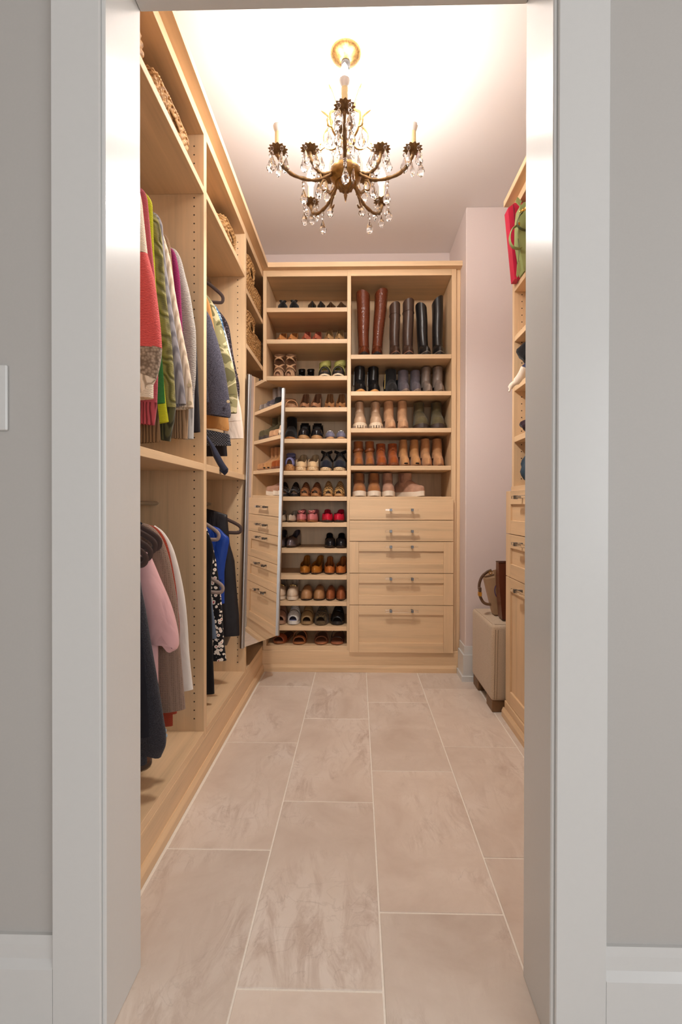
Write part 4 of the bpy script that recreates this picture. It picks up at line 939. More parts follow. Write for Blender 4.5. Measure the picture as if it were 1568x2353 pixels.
put(boot, 'ankle_boot', 'camel suede ankle boot next to the open-toe booties', 'camel suede boots', (984, 1010), R[3], (.06, -.08), Y=YB + .008, c=(186, 138, 96), kind='suede', H=.18, sole=(150, 106, 74), plat=.008, shape='almond', heel=.02, W=.07, top=(.03, .048))
wb = dict(H=.15, sole=(226, 210, 190), plat=.03, shape='round', W=.084, grow=.003, toe=.042, top=(.032, .05), ankle=(.034, .05))
put(boot, 'wedge_bootie', 'chestnut suede bootie with a thick white sole', 'chestnut white-soled booties', (826, 861), R[4], (.05, -.02), c=(160, 106, 64), kind='suede', elastic=(120, 80, 50), **wb)
put(boot, 'wedge_bootie', 'rose-taupe suede bootie with a thick white sole', 'rose-taupe white-soled booties', (897.5, 940), R[4], (.05, .7), c=(178, 136, 112), kind='suede', elastic=(150, 112, 94), **wb)

# ---- settle the rows so that neighbours stand clear of each other
def settle():
    roots = [o for o in bpy.data.objects if o.parent is None and o.get('category') in ('shoe', 'boot')]
    V = {}
    for o in roots:
        pts = []
        for c in o.children:
            pts += [(v.co.x, v.co.y) for v in c.data.vertices]
            for g in c.children: pts += [(v.co.x, v.co.y) for v in g.data.vertices]
        V[o] = pts[::2]
    def ext(o, yr=None):
        a = o.rotation_euler.z; c, s_ = cos(a), sin(a); k = o.scale.x
        xs = [o.location.x + x * k * c - y * s_ for x, y in V[o]]
        return min(xs), max(xs)
    rows = {}
    for o in roots: rows.setdefault((o.location.x > -.05, round(o.location.z, 2)), []).append(o)
    for (wide, z), L in rows.items():
        L.sort(key=lambda o: o.location.x)
        lo, hi = (BX[3], BX[4]) if wide else (BX[1], BX[2])
        for it in range(40):
            worst = 0
            E_ = [ext(o) for o in L]
            for i in range(len(L)):
                if E_[i][0] < lo + .002: L[i].location.x += lo + .002 - E_[i][0]
                if E_[i][1] > hi - .002: L[i].location.x -= E_[i][1] - hi + .002
            for i in range(len(L) - 1):
                e = ext(L[i])[1] - ext(L[i + 1])[0] + .0015
                if e > 0:
                    worst = max(worst, e)
                    for o in (L[i], L[i + 1]):
                        if abs(o.rotation_euler.z) < .5: o.rotation_euler.z *= .8
                        if o.scale.x > .86: o.scale.x *= .985
                    L[i].location.x -= min(.002, e * .3); L[i + 1].location.x += min(.002, e * .3)
            if worst == 0: break
        if worst > .004: print('row still tight', wide, z, round(worst, 4))
settle()

# ================================================================== hanging clothes
X0 = -.755                               # line of the hanging rods
def c3(x, y): return (310 + x / 3.677, 420 + y / 3.677)
def c4(x, y): return (310 + x / 3.016, 1020 + y / 3.016)
def sleeve_rings(path, a, b, seed, n=18, wr=.12):
    """flattened tube along a path in the x-z plane; path = outer silhouette"""
    rnd = random.Random(seed); ph = [rnd.random() * 6 for _ in range(4)]; rings = []
    m = len(path)
    for i, p in enumerate(path):
        t = (path[min(i + 1, m - 1)] - path[max(i - 1, 0)]).normalized()
        nrm = Vector((-t.z, 0, t.x))             # points inwards
        if nrm.x > 0 or (abs(nrm.x) < .2 and nrm.z > 0): nrm = -nrm
        aa = a[i] if isinstance(a, list) else a; bb = b[i] if isinstance(b, list) else b
        c = p + nrm * aa; ring = []
        for j in range(n):
            f = 2 * pi * j / n; u = i / m
            k = 1 + wr * (.5 * sin(3 * f + ph[0] + 5 * u) + .5 * sin(5 * f + ph[1] - 9 * u) * u)
            ring.append(c - nrm * (aa * cos(f)) * (1 if cos(f) > .5 else k) + Vector((0, 1, 0)) * (bb * sin(f) * k))
        rings.append(ring)
    return rings
def hem(rings, d=.012):
    c = sum((Vector(p) for p in rings[-1]), Vector()) / len(rings[-1])
    prev = sum((Vector(p) for p in rings[-2]), Vector()) / len(rings[-1])
    back = (prev - c).normalized()
    inn = [c + (Vector(p) - c) * .84 + back * .001 for p in rings[-1]]
    deep = [c + (Vector(p) - c) * .7 + back * d * 2 for p in rings[-1]]
    return rings + [inn, deep]
def mirrored(rings): return [[Vector((max(2 * X0 - p.x, LBACK + .02 + .06 * min(1, max(0, (2 * X0 - p.x) - (LBACK - .1)))), p.y, p.z)) for p in r] for r in rings]
def body_mb(Y, top, hemz, b, seed, wmax=.165, wneck=.05, wave=.1, flare=0):
    """flattened torso, rings over z; top = list of (z, halfwidth)"""
    rnd = random.Random(seed); ph = [rnd.random() * 6 for _ in range(3)]; rings = []; n = 28
    zt = top[0][0]; nz = 18
    for i in range(nz):
        u = i / (nz - 1); z = zt + (hemz - zt) * (u ** 1.4)
        w = lerp([(-q[0], q[1]) for q in top], -z) + flare * u
        bb = b * lerp([(0, .35), (.12, .8), (.4, 1), (1, 1.05)], u); ring = []
        for j in range(n):
            f = 2 * pi * j / n; cs, sn = cos(f), sin(f)
            k = 1 + wave * u * sin(4 * f + ph[0] + 1.5 * u) * .5
            ring.append(Vector((max(X0 + w * math.copysign(abs(cs) ** .7, cs), LBACK + .02), Y + bb * math.copysign(abs(sn) ** .8, sn) * k + .0015 * u * sin(9 * cs + ph[1]), z)))
        rings.append(ring)
    return rings
GN = [0]
def garment(name, label, cat, Y, conv, segs, mat=None, a=.045, b=.02, hemz=None, sleeve=True, body=True, bmat=None, cuff=None, group=None, buttons=None, flare=0, hang=False, collar=None, taper=None, hm=None, both=True):
    """segs: list of (material, [crop points]) down the outer edge; cuff=(material, [points])"""
    GN[0] += 1; seed = GN[0] * 13; b *= .88
    allp = [onY(conv(*p), Y) for s in segs for p in s[1]]
    z_sh = allp[0].z
    t = Thing(name, label, cat, (X0, Y, min(p.z for p in allp)), 0, group)
    bm_ = bmat or segs[0][0]
    if body:
        hz = hemz if hemz is not None else z_sh - .6
        prof = [(z_sh + .02, .045), (z_sh, .07)]
        for p in allp:
            w = p.x - X0 - .022
            if p.z < prof[-1][0] - .004: prof.append((p.z, min(max(w, prof[-1][1]), .185)))
        if not sleeve:
            prof = [(z_sh + .012, .05)]
            for p in allp:
                if p.z < prof[-1][0] - .002: prof.append((p.z, p.x - X0))
            hz = allp[-1].z if hemz is None else hemz
        prof.append((hz - .01, prof[-1][1]))
        rings = body_mb(Y, prof, hz, b * (1.0 if sleeve else 1.1), seed, flare=flare)
        t.part('body', MB().loft(hem(rings), True, True, False), bm_, 70)
    if sleeve:
        last = None
        for k, (mt, pts) in enumerate(segs):
            P = [onY(conv(*p), Y) for p in pts]
            if last is not None: P = [last] + P
            last = P[-1]
            n = max(8, 5 * len(P)); sp = smoothpts(P, n)
            if k == 0:
                aa = [a * min(1, .35 + 1.3 * i / n) for i in range(n)]
            else: aa = [a] * n
            if taper: aa = [x * (1 - (1 - taper) * (i / n if k == len(segs) - 1 else 0)) for i, x in enumerate(aa)]
            bb = [b * min(1, .6 + i / n) if k == 0 else b for i in range(n)]
            rg = sleeve_rings(sp, aa, bb, seed, wr=.10)
            nm = 'sleeve' if k == 0 else 'sleeve_band'
            fin = hem(rg) if k == len(segs) - 1 else rg
            t.part(nm, MB().loft(fin, True, k == 0, False), mt, 70)
            if both: t.part(nm, MB().loft(mirrored(fin), True, k == 0, False), mt, 70)
        if cuff:
            P = [last] + [onY(conv(*p), Y) for p in cuff[1]]
            n = 10; sp = smoothpts(P, n); a_c = a * (cuff[2] if len(cuff) > 2 else .8)
            rg = hem(sleeve_rings(sp, [a + (a_c - a) * min(1, i / 2.5) for i in range(n)], [b * .9] * n, seed + 1, wr=.05))
            t.part('cuff', MB().loft(rg), cuff[0], 70)
            if both: t.part('cuff', MB().loft(mirrored(rg)), cuff[0], 70)
    if buttons:
        for p in buttons:
            q = onY(conv(*p), Y - b - .002)
            t.part('button', MB().lathe([(.001, 0), (.007, 0), (.007, .003), (.004, .004), (.001, .003)], 12).xf(Matrix.Translation(q) @ Matrix.Rotation(pi / 2, 4, 'X')), plain('button_pearl', srgb(205, 185, 150), .3), 40)
    if hang: hanger(Y, z_sh + .012, HBR)
    return t
def hanger(Y, z, mat, w=.205, label=None, drop=.085, rod=None, group='velvet hangers under the garments'):
    """flocked hanger; z = neck height"""
    rodz = rod if rod is not None else (ROD_HI if z > 1.15 else ROD_LO)
    t = Thing('coat_hanger', label or 'brown flocked hanger hidden inside a hung garment', 'hanger', (X0, Y, z), 0, None if label else group)
    sh = [(u * w, d_) for u, d_ in ((0, 0), (.15, -.004), (.42, -.024), (.68, -.048), (.9, -.07), (.985, -.084), (1.0, -.096), (.97, -.107), (.88, -.111), (.5, -.108), (0, -.106))]
    pts = [(X0 + x, Y, z + dz_) for x, dz_ in sh] + [(X0 - x, Y, z + dz_) for x, dz_ in sh[-2:0:-1]]
    pts = smoothpts(pts + [pts[0]], 80)[:-1]
    t.part('frame', MB().tube(pts, .0034, 8, closed=True, ry=.008, up=(0, 1, 0)), mat, 60)
    r = .012; rz0 = rodz + .009
    hk = [(X0, Y, z)] + ([(X0, Y, z + (rodz - .05 - z) * q / 3) for q in (1, 2, 3)] if rodz - z > .1 else []) + [(X0, Y, max(z + .002, rodz - .022)), (X0 + .012, Y, rodz - .015), (X0 + .0205, Y, rodz - .004), (X0 + .019, Y, rodz + .009), (X0, Y, rodz + .016), (X0 - .019, Y, rodz + .009), (X0 - .021, Y, rodz - .003)]
    t.part('hook', MB().tube(smoothpts(hk, 30), .0014, 6), CHROME, 60)
HBR = plain('flocked_brown', srgb(74, 54, 48), .9, sheen=.4); HTP = plain('flocked_taupe', srgb(158, 138, 128), .9, sheen=.4)
# ---- upper rail of the first bay
cream = cloth('cream_knit', srgb(226, 208, 186), 'knit', srgb(200, 180, 156)); coral = cloth('coral_knit', srgb(222, 92, 88), 'knit', srgb(182, 62, 60))
greyb = cloth('grey_bobble', srgb(176, 156, 136), 'bobble', srgb(112, 94, 78)); creamrib = cloth('cream_rib', srgb(222, 204, 182), 'rib', srgb(160, 140, 118))
GR = None
garment('sweater', 'chunky sweater in cream, coral and grey colour blocks, first on the rail', 'sweater', 1.28, c3,
        [(cream, [(20, 20), (55, 130), (80, 340), (108, 600)]), (coral, [(140, 720), (172, 850), (205, 1100), (222, 1260), (230, 1400)]), (greyb, [(224, 1480), (205, 1580), (180, 1660)])],
        a=.06, b=0.03, hemz=1.3, cuff=(creamrib, [(150, 1720), (140, 1795)], .75))
pk = cloth('dusky_pink_knit', srgb(186, 84, 92), 'hrib', srgb(158, 64, 72)); pkr = cloth('dusky_pink_rib', srgb(178, 78, 86), 'rib', srgb(110, 40, 46))
garment('sweater', 'dusky pink fine-knit sweater hanging next to the colour-block one', 'sweater', 1.335, c3, [(pk, [(30, 35), (70, 60), (102, 120), (118, 250), (150, 600), (172, 820), (190, 1150), (200, 1500), (190, 1860)])], a=.04, b=0.013, hemz=1.32, cuff=(pkr, [(182, 1940), (170, 2050)]))
gr = cloth('green_knit', srgb(58, 128, 62), 'hrib', srgb(46, 108, 50))
garment('sweater', 'bright green sweater whose cuff shows under the colour-block sleeve', 'sweater', 1.358, c3, [(gr, [(60, 110), (110, 260), (140, 500), (175, 850), (215, 1300), (240, 1600), (256, 1862)])], a=.048, b=0.009, hemz=1.32)
br = cloth('brown_marl_knit', srgb(128, 100, 70), 'rib', srgb(76, 56, 36))
garment('sweater', 'brown marled sweater whose ribbed cuff hangs lowest', 'sweater', 1.38, c3, [(br, [(50, 130), (105, 300), (140, 700), (170, 1300), (195, 1900)])], a=.045, b=0.01, hemz=1.34, cuff=(br, [(212, 2060), (220, 2190)], 1.05))
lm = cloth('lime_knit', srgb(208, 204, 40), 'hrib', srgb(190, 184, 30))
garment('sweater', 'lime-yellow sweater on the knitwear rail', 'sweater', 1.402, c3, [(lm, [(75, 75), (112, 110), (145, 170), (152, 260), (160, 500), (182, 900), (225, 1450), (262, 1840), (287, 2020)])], a=.042, b=0.01, hemz=1.32)
ol = cloth('olive_cable', srgb(134, 124, 70), 'cable', srgb(92, 84, 44)); olr = cloth('olive_rib', srgb(78, 74, 46), 'rib', srgb(44, 42, 26))
garment('sweater', 'olive cable-knit sweater with a dark ribbed cuff', 'sweater', 1.44, c3, [(ol, [(150, 250), (185, 290), (220, 400), (243, 650), (268, 980), (308, 1300), (334, 1650), (348, 1900)])], a=.045, b=0.021, hemz=1.32, cuff=(olr, [(335, 2000), (318, 2080), (300, 2185)], .6))
gy = cloth('grey_rib', srgb(140, 134, 136), 'rib', srgb(104, 98, 102))
garment('sweater', 'grey ribbed sweater between the olive cable knit and the cream cardigan', 'sweater', 1.485, c3, [(gy, [(150, 245), (195, 275), (232, 350), (243, 470), (272, 750), (330, 1150), (390, 1500), (435, 1870)])], a=.04, b=0.019, hemz=1.32)
cc = cloth('cream_cardigan_rib', srgb(218, 198, 174), 'rib', srgb(184, 162, 138))
garment('cardigan', 'cream ribbed cardigan with pale buttons on its cuff', 'cardigan', 1.525, c3, [(cc, [(225, 400), (255, 480), (300, 650), (345, 950), (400, 1250), (450, 1500), (482, 1700), (497, 1900)])], a=.036, b=0.016, hemz=1.32, buttons=[(463, 1712), (468, 1862)])
tb = cloth('tan_knit', srgb(150, 116, 84), 'knit', srgb(100, 74, 50))
garment('sweater', 'soft tan sweater with a long ribbed cuff', 'sweater', 1.56, c3, [(tb, [(235, 425), (270, 455), (300, 540), (316, 700), (350, 1000), (400, 1300), (440, 1600), (456, 1900)])], a=.034, b=0.014, hemz=1.32, cuff=(cloth('tan_rib', srgb(160, 128, 96), 'rib', srgb(104, 80, 56)), [(450, 2020), (446, 2165)], .95))
mg = cloth('magenta_knit', srgb(140, 16, 84), 'hrib', srgb(118, 12, 68))
garment('sweater', 'deep magenta sweater showing as a slim stripe', 'sweater', 1.59, c3, [(mg, [(295, 540), (335, 585), (362, 680), (384, 850), (404, 1240), (430, 1500), (445, 1800)])], a=.03, b=0.011, hemz=1.32)
ml = cloth('grey_marl_knit', srgb(182, 172, 162), 'knit', srgb(118, 110, 104), .9)
garment('sweater', 'chunky light grey marled sweater at the end of the knitwear', 'sweater', 1.625, c3, [(ml, [(310, 550), (350, 572), (392, 650), (428, 790), (468, 950), (500, 1150), (517, 1290), (517, 1600), (503, 1790)])], a=.036, b=0.018, hemz=1.32, cuff=(cloth('pale_grey_rib', srgb(178, 174, 170), 'rib', srgb(120, 116, 114)), [(500, 1950), (497, 2165)], .7))
bk = cloth('black_jersey', srgb(34, 28, 30), 'plain')
garment('top', 'black jersey top, last on the knitwear rail by the panel', 'top', 1.668, c3, [(bk, [(330, 600), (400, 720), (470, 1000), (522, 1400), (541, 1800), (554, 2105)])], a=.03, b=0.015, hemz=1.32)
# ---- lower rail of the first bay
ch = cloth('charcoal_fleece', srgb(62, 60, 66), 'marl', srgb(40, 39, 44)); nv = cloth('black_navy', srgb(30, 30, 38), 'plain')
garment('sweatshirt', 'charcoal marled sweatshirt on the lower rail with a long rounded sleeve', 'sweatshirt', 1.24, c4, [(ch, [(15, 640), (20, 760), (42, 980), (75, 1150), (108, 1350), (152, 1600), (192, 1850), (217, 2010)])], a=.062, b=0.028, hemz=.3, cuff=(ch, [(214, 2090), (180, 2172)], .7), hang=False)
garment('dress', 'black sleeveless dress hung in front of the charcoal sweatshirt', 'dress', 1.195, c4, [(nv, [(-60, 700), (-20, 800), (10, 1000), (40, 1250), (75, 1600), (98, 1900), (100, 2030)])], b=0.012, sleeve=False, hang=False)
lp = cloth('pink_poplin', srgb(214, 166, 166), 'plain', rough=.6); lp.node_tree.nodes
garment('blouse', 'pale pink cotton blouse with a gathered puff sleeve', 'blouse', 1.31, c4, [(lp, [(60, 740), (98, 760), (132, 830), (182, 950), (238, 1080), (276, 1200), (300, 1320), (300, 1410), (250, 1445)])], a=.068, b=0.032, hemz=.42, taper=.55, hang=False)
wf = cloth('waffle_brown', srgb(142, 116, 100), 'waffle', srgb(118, 95, 81))
garment('cardigan', 'taupe waffle-knit long cardigan on the lower rail', 'cardigan', 1.37, c4, [(wf, [(60, 548), (110, 568), (160, 612), (205, 690), (248, 830), (290, 1060), (302, 1180), (312, 1350), (332, 1600), (352, 1835)])], a=.055, b=0.022, hemz=.4, hang=False)
rs = cloth('rust_knit', srgb(160, 62, 38), 'hrib', srgb(138, 50, 30))
garment('top', 'rust-red knitted top between the waffle cardigan and the white shirt', 'top', 1.415, c4, [(rs, [(100, 560), (150, 582), (200, 640), (240, 745), (282, 960), (302, 1150), (312, 1300), (306, 1600), (292, 1868)])], a=.04, b=0.016, hemz=.32, hang=False)
wh = cloth('white_shirt', srgb(220, 210, 200), 'plain', rough=.7)
garment('shirt', 'long white cotton shirt on the lower rail', 'shirt', 1.45, c4, [(wh, [(140, 565), (200, 612), (258, 705), (304, 850), (345, 1050), (366, 1250), (378, 1450), (400, 1660)])], a=.036, b=0.014, hemz=.35, cuff=(wh, [(405, 1700)], .8), hang=False)
dn = cloth('dark_blue_shirt', srgb(58, 60, 70), 'plain')
garment('shirt', 'slate-blue shirt just behind the white shirt', 'shirt', 1.49, c4, [(dn, [(150, 575), (205, 625), (262, 735), (300, 900), (330, 1200), (345, 1500)])], a=.03, b=0.012, hemz=.45, hang=False)
for k, (yy, px_, py_) in enumerate(((1.243, 66, 800), (1.275, 98, 760), (1.312, 130, 710), (1.345, 163, 690))):
    tip = onY(c4(px_, py_), yy)
    hanger(yy, tip.z + .095, HBR, w=tip.x - X0 + .004, label='dark brown flocked hanger ' + ('holding the charcoal sweatshirt', 'between the charcoal sweatshirt and the pink blouse', 'holding the pale pink blouse', 'between the pink blouse and the waffle cardigan')[k], group=None)
for k in ('lower rail',):
    for o in [o for o in bpy.data.objects if o.get('label', '').startswith('dark brown flocked hanger ') and 'satin' not in o['label']]: o['group'] = 'dark brown hangers on the lower rail'
# ---- upper rail of the second bay
mc = cloth('navy_marl_wool', srgb(92, 88, 100), 'marl', srgb(34, 32, 42))
garment('coat', 'navy marled wool coat sleeve beside the camouflage jacket', 'coat', 1.97, c3, [(mc, [(560, 1000), (610, 1085), (645, 1150), (668, 1230), (702, 1340), (752, 1530), (784, 1720), (812, 1930), (808, 1985)])], a=.058, b=0.026, hemz=1.44, hang=False, buttons=[(790, 1850)])
tn = cloth('tan_suede', srgb(184, 130, 74), 'plain')
garment('jacket', 'tan jacket between the marled coat and the camouflage jacket', 'jacket', 2.02, c3, [(tn, [(570, 930), (608, 965), (642, 1060), (668, 1210), (700, 1400), (750, 1700), (795, 2040), (790, 2100)])], a=.05, b=0.014, hemz=1.44, hang=False)
cm = cloth('camouflage', srgb(138, 130, 92), 'camo')
garment('jacket', 'green camouflage jacket with a buttoned cuff', 'jacket', 2.065, c3, [(cm, [(600, 940), (640, 985), (682, 1060), (722, 1160), (762, 1290), (802, 1450), (845, 1600), (868, 1790)])], a=.048, b=0.022, hemz=1.44, cuff=(cm, [(868, 1850), (862, 1948)], .85), hang=False)
bl = cloth('blue_dots', srgb(64, 96, 130), 'dots', srgb(176, 206, 224))
garment('blouse', 'blue blouse with pale dots showing as a thin strip behind the camouflage', 'blouse', 2.1, c3, [(bl, [(640, 1000), (690, 1050), (722, 1110), (748, 1200), (772, 1310), (800, 1500), (840, 1700)])], a=.04, b=0.01, hemz=1.42, hang=False)
cd_ = cloth('cream_denim', srgb(222, 204, 188), 'plain')
garment('jacket', 'cream denim jacket with a wide stitched cuff', 'jacket', 2.13, c3, [(cd_, [(690, 1080), (740, 1180), (785, 1330), (840, 1580), (872, 1800), (898, 1920), (908, 2010)])], a=.044, b=0.014, hemz=1.42, cuff=(cd_, [(915, 2080), (918, 2160)], 1.05), hang=False)
bs = cloth('black_sequin', srgb(34, 26, 30), 'dots', srgb(92, 78, 84))
garment('jacket', 'black speckled evening jacket at the far end of the rail', 'jacket', 2.165, c3, [(bs, [(700, 1070), (745, 1120), (782, 1180), (803, 1250), (832, 1450), (862, 1600), (886, 1720), (882, 1850)])], a=.034, b=0.013, hemz=1.44, hang=False)
tw = cloth('dark_tweed', srgb(120, 118, 124), 'tweed', srgb(22, 22, 28), .8)
garment('skirt', 'dark tweed skirt hung low under the jackets', 'skirt', 2.09, c3, [(tw, [(690, 2100), (800, 2125), (815, 2222)])], sleeve=False, b=.012, hang=False)
garment('skirt', 'plain black skirt hung low beside the tweed one', 'skirt', 2.12, c3, [(bk, [(700, 2150), (775, 2200), (782, 2310)])], sleeve=False, b=.01, hang=False)
nb = cloth('navy_linen', srgb(40, 42, 58), 'plain')
garment('shirt', 'navy linen shirt whose rolled sleeve rests on the middle shelf', 'shirt', 1.925, c4, [(nb, [(500, -60), (550, 10), (580, 60), (615, 125), (648, 172)])], body=False, both=False, a=.014, b=.016, cuff=(nb, [(645, 195), (625, 218)], 1.15), hang=False)
tip = onY(c3(740, 925), 2.19)
hanger(2.2, onY(c3(610, 838), 2.2).z + .012, HBR, rod=ROD_HI2, w=tip.x - X0, label='empty brown flocked hanger over the far end of the coats', group=None)
# ---- lower rail of the second bay
bv = cloth('black_velvet', srgb(18, 16, 18), 'plain')
garment('dress', 'long plain black dress, first on the lower rail of the second bay', 'dress', 1.95, c4, [(bv, [(470, 560), (520, 640), (552, 730), (535, 850), (528, 1000), (540, 1400), (553, 1730)])], sleeve=False, b=0.018, hang=False)
sb_ = cloth('slate_jersey', srgb(104, 116, 134), 'plain')
garment('top', 'slate-blue sleeveless top beside the long black dress', 'top', 1.985, c4, [(sb_, [(480, 800), (515, 950), (530, 1050), (550, 1200), (568, 1350)])], sleeve=False, b=0.009, hang=False)
flr = cloth('dark_floral', srgb(30, 26, 30), 'floral')
garment('dress', 'black dress with cream and pink floral print', 'dress', 2.025, c4, [(flr, [(490, 560), (535, 680), (562, 800), (580, 920), (602, 1080), (610, 1220), (618, 1350), (636, 1500)])], sleeve=False, b=0.02, hang=False)
sat = cloth('royal_blue_satin', srgb(34, 66, 150), 'plain', rough=.35, sheen=0)
garment('blouse', 'royal blue satin blouse with a fluttering cap sleeve', 'blouse', 2.075, c4, [(sat, [(545, 570), (585, 585), (625, 625), (655, 660), (645, 740), (628, 830), (616, 940)])], a=.035, b=0.02, hemz=.56, hang=False)
bst = cloth('black_satin', srgb(40, 36, 38), 'plain', rough=.45, sheen=0)
garment('dress', 'black satin sleeveless dress at the far end of the lower rail', 'dress', 2.14, c4, [(bst, [(560, 465), (640, 478), (650, 600), (662, 720), (690, 785), (706, 1000), (724, 1200), (727, 1328)])], sleeve=False, b=0.024, hang=False)
kh = cloth('khaki_silk', srgb(120, 106, 92), 'plain')
garment('top', 'khaki top whose hem shows under the black satin dress', 'top', 2.18, c4, [(kh, [(560, 700), (620, 900), (655, 1200), (664, 1340), (640, 1395)])], sleeve=False, b=0.01, hang=False)
def tipw(px_, Y): return onY(c4(*px_), Y).x - X0
hanger(2.165, onY(c4(520, 470), 2.165).z + .012, HBR, w=tipw((736, 540), 2.165), label='dark brown flocked hanger holding the black satin dress', group=None)
hanger(2.0, onY(c4(500, 535), 2.0).z + .03, HTP, w=tipw((582, 610), 2.0), label='taupe flocked hanger over the floral dress', group=None)
hanger(1.99, onY(c4(518, 900), 1.99).z + .03, HTP, w=tipw((610, 985), 1.99), label='lower taupe flocked hanger with the slate-blue top', group=None)

# ================================================================== baskets
def weave_mat():
    t = NT('water_hyacinth'); t.set(Roughness=.6)
    n = t.n('ShaderNodeTexNoise', Scale=70.0, Detail=4.0); t.l(t.coords((1, 1, 2)), n.inputs['Vector'])
    t.col(t.ramp(n.outputs['Fac'], [(.3, srgb(122, 84, 46)), (.55, srgb(180, 136, 84)), (.75, srgb(206, 168, 116))])); t.bump(n.outputs['Fac'], .4, .002); return t.m
WEAVE = weave_mat()
def basket(label, x0, x1, y0, y1, z0, h, hole=True, flare=.01, row=.013, pitch=.024, bulge=.0):
    cx, cy = (x0 + x1) / 2, (y0 + y1) / 2
    t = Thing('woven_basket', label, 'basket', (cx, cy, z0), local=True)
    rx, ry = (x1 - x0) / 2, (y1 - y0) / 2; cr = .03
    per = []
    def seg(ax, ay, bx, by, n):
        for i in range(n): per.append((ax + (bx - ax) * i / n, ay + (by - ay) * i / n))
    ds = .005
    for (qx, qy, a0) in ((1, -1, -pi / 2), (1, 1, 0), (-1, 1, pi / 2), (-1, -1, pi)):
        ccx, ccy = qx * (rx - cr), qy * (ry - cr)
        for i in range(7): a = a0 + pi / 2 * i / 7; per.append((ccx + cr * cos(a), ccy + cr * sin(a)))
        a = a0 + pi / 2; e = (ccx + cr * cos(a), ccy + cr * sin(a))
        nx = {(1, -1): (rx, ry - cr), (1, 1): (-(rx - cr), ry), (-1, 1): (-rx, -(ry - cr)), (-1, -1): (rx - cr, -ry)}[(qx, qy)]
        n = max(2, int(math.hypot(nx[0] - e[0], nx[1] - e[1]) / ds)); seg(e[0], e[1], nx[0], nx[1], n)
    n = len(per); S_ = [0]
    for i in range(n): S_.append(S_[-1] + math.hypot(per[(i + 1) % n][0] - per[i][0], per[(i + 1) % n][1] - per[i][1]))
    tot = S_[-1]; k = 2 * pi * round(tot / pitch) / tot
    nr = max(4, int(h / row)); rings = []; sub = 4
    hz0, hz1, hw = h * .58, h * .84, min(.05, ry * .5)
    for i in range(nr * sub + 1):
        v = i / sub; r_ = int(v); fr = v - r_; z = h * i / (nr * sub); ring = []
        for j, (x, y) in enumerate(per):
            d = .005 * abs(sin(pi * fr)) ** .6 + .005 * sin(k * S_[j] + pi * (r_ % 2) + 2.4 * (fr - .5)) * sin(pi * fr)
            gx = x / max(abs(x), abs(y) * rx / ry, 1e-6); L_ = math.hypot(x / rx, y / ry) + 1e-6
            nx_, ny_ = x / rx / L_, y / ry / L_
            g = d + flare * z / h + bulge * sin(pi * z / h)
            zz = z + (.012 * (abs(x) / rx) ** 4 * 0)
            ring.append((x + nx_ * g, y + ny_ * g, zz))
        rings.append(ring)
    V = [p for r in rings for p in r]; F = []
    for i in range(len(rings) - 1):
        zc_ = h * (i + .5) / (nr * sub)
        for j in range(n):
            x, y = per[j]
            if hole and hz0 < zc_ < hz1 and abs(y) < hw and abs(x) > rx * .9: continue
            q = (j + 1) % n; F.append((i * n + j, i * n + q, (i + 1) * n + q, (i + 1) * n + j))
    m = MB(); m.add(V, F); t.part('woven_wall', m, WEAVE, 60, sol=.006)
    m = MB(); m.box(-rx + .008, rx - .008, -ry + .008, ry - .008, .001, .008, 0); t.part('base', m, WEAVE)
    for ph in (0, pi):
        pts = []
        for j, (x, y) in enumerate(per):
            L_ = math.hypot(x / rx, y / ry) + 1e-6; g = flare + .003 + .003 * sin(k * S_[j] + ph)
            pts.append((x + x / rx / L_ * g, y + y / ry / L_ * g, h + .002 + .004 * cos(k * S_[j] + ph)))
        t.part('braided_rim', MB().tube(pts[::2], .0045, 6, closed=True, up=(0, 0, 1)), WEAVE, 60)
    if hole:
        for s in (-1, 1):
            xx = s * (rx + flare * .7 + .004)
            pts = [(xx, hw * cos(a) * 1.05, (hz0 + hz1) / 2 + (hz1 - hz0) * .56 * sin(a)) for a in [2 * pi * q / 24 for q in range(24)]]
            t.part('handle_edging', MB().tube(pts, .005, 6, closed=True), WEAVE, 60)
Z1, Z2 = zt1 + PT + .001, zt2 + PT + .001
basket('woven basket with a bulging side, nearest the doorway on the top shelf', -.9, -.645, 1.075, 1.31, Z1, .172, False, .02, bulge=.025)
basket('long low woven basket with a handle slot on the top shelf of the knitwear bay', -.93, -.625, 1.388, 1.675, Z1, .12, True, .012)
basket('woven basket on the top shelf over the camouflage jacket', -.93, -.62, 2.11, 2.315, Z2, .13, True, .01)
za, zc2 = zb1 + PT + .001, zb2 + PT + .001
basket('taller woven basket with a handle slot on the upper corner shelf', -.88, -.59, 2.412, 2.6, za, .185, True, .012)
basket('short woven basket on the upper corner shelf', -.88, -.6, 2.64, 2.86, za, .12, False, .008)
basket('taller woven basket with a handle slot on the lower corner shelf', -.88, -.59, 2.412, 2.6, zc2, .175, True, .012)
basket('short woven basket on the lower corner shelf', -.88, -.6, 2.64, 2.86, zc2, .135, False, .008)
# thin copper wire spilling over the basket shelf
p = [onX((x, y), -.68) for x, y in ((502, 492), (508, 489), (528, 497), (545, 513), (552, 520))]
m = MB().tube(smoothpts(p, 24), .0008, 5)
p2 = [onX((x, y), -.68) for x, y in ((503, 488), (508, 500), (516, 514), (527, 530))]
t = Thing('copper_wire', 'thin looping copper wire on the shelf over the camouflage jacket', 'wire', p[0])
t.part('strand', m, plain('copper', srgb(200, 130, 90), .4, 1), 60); t.part('strand', MB().tube(smoothpts(p2, 20), .0008, 5), plain('copper2', srgb(200, 130, 90), .4, 1), 60)
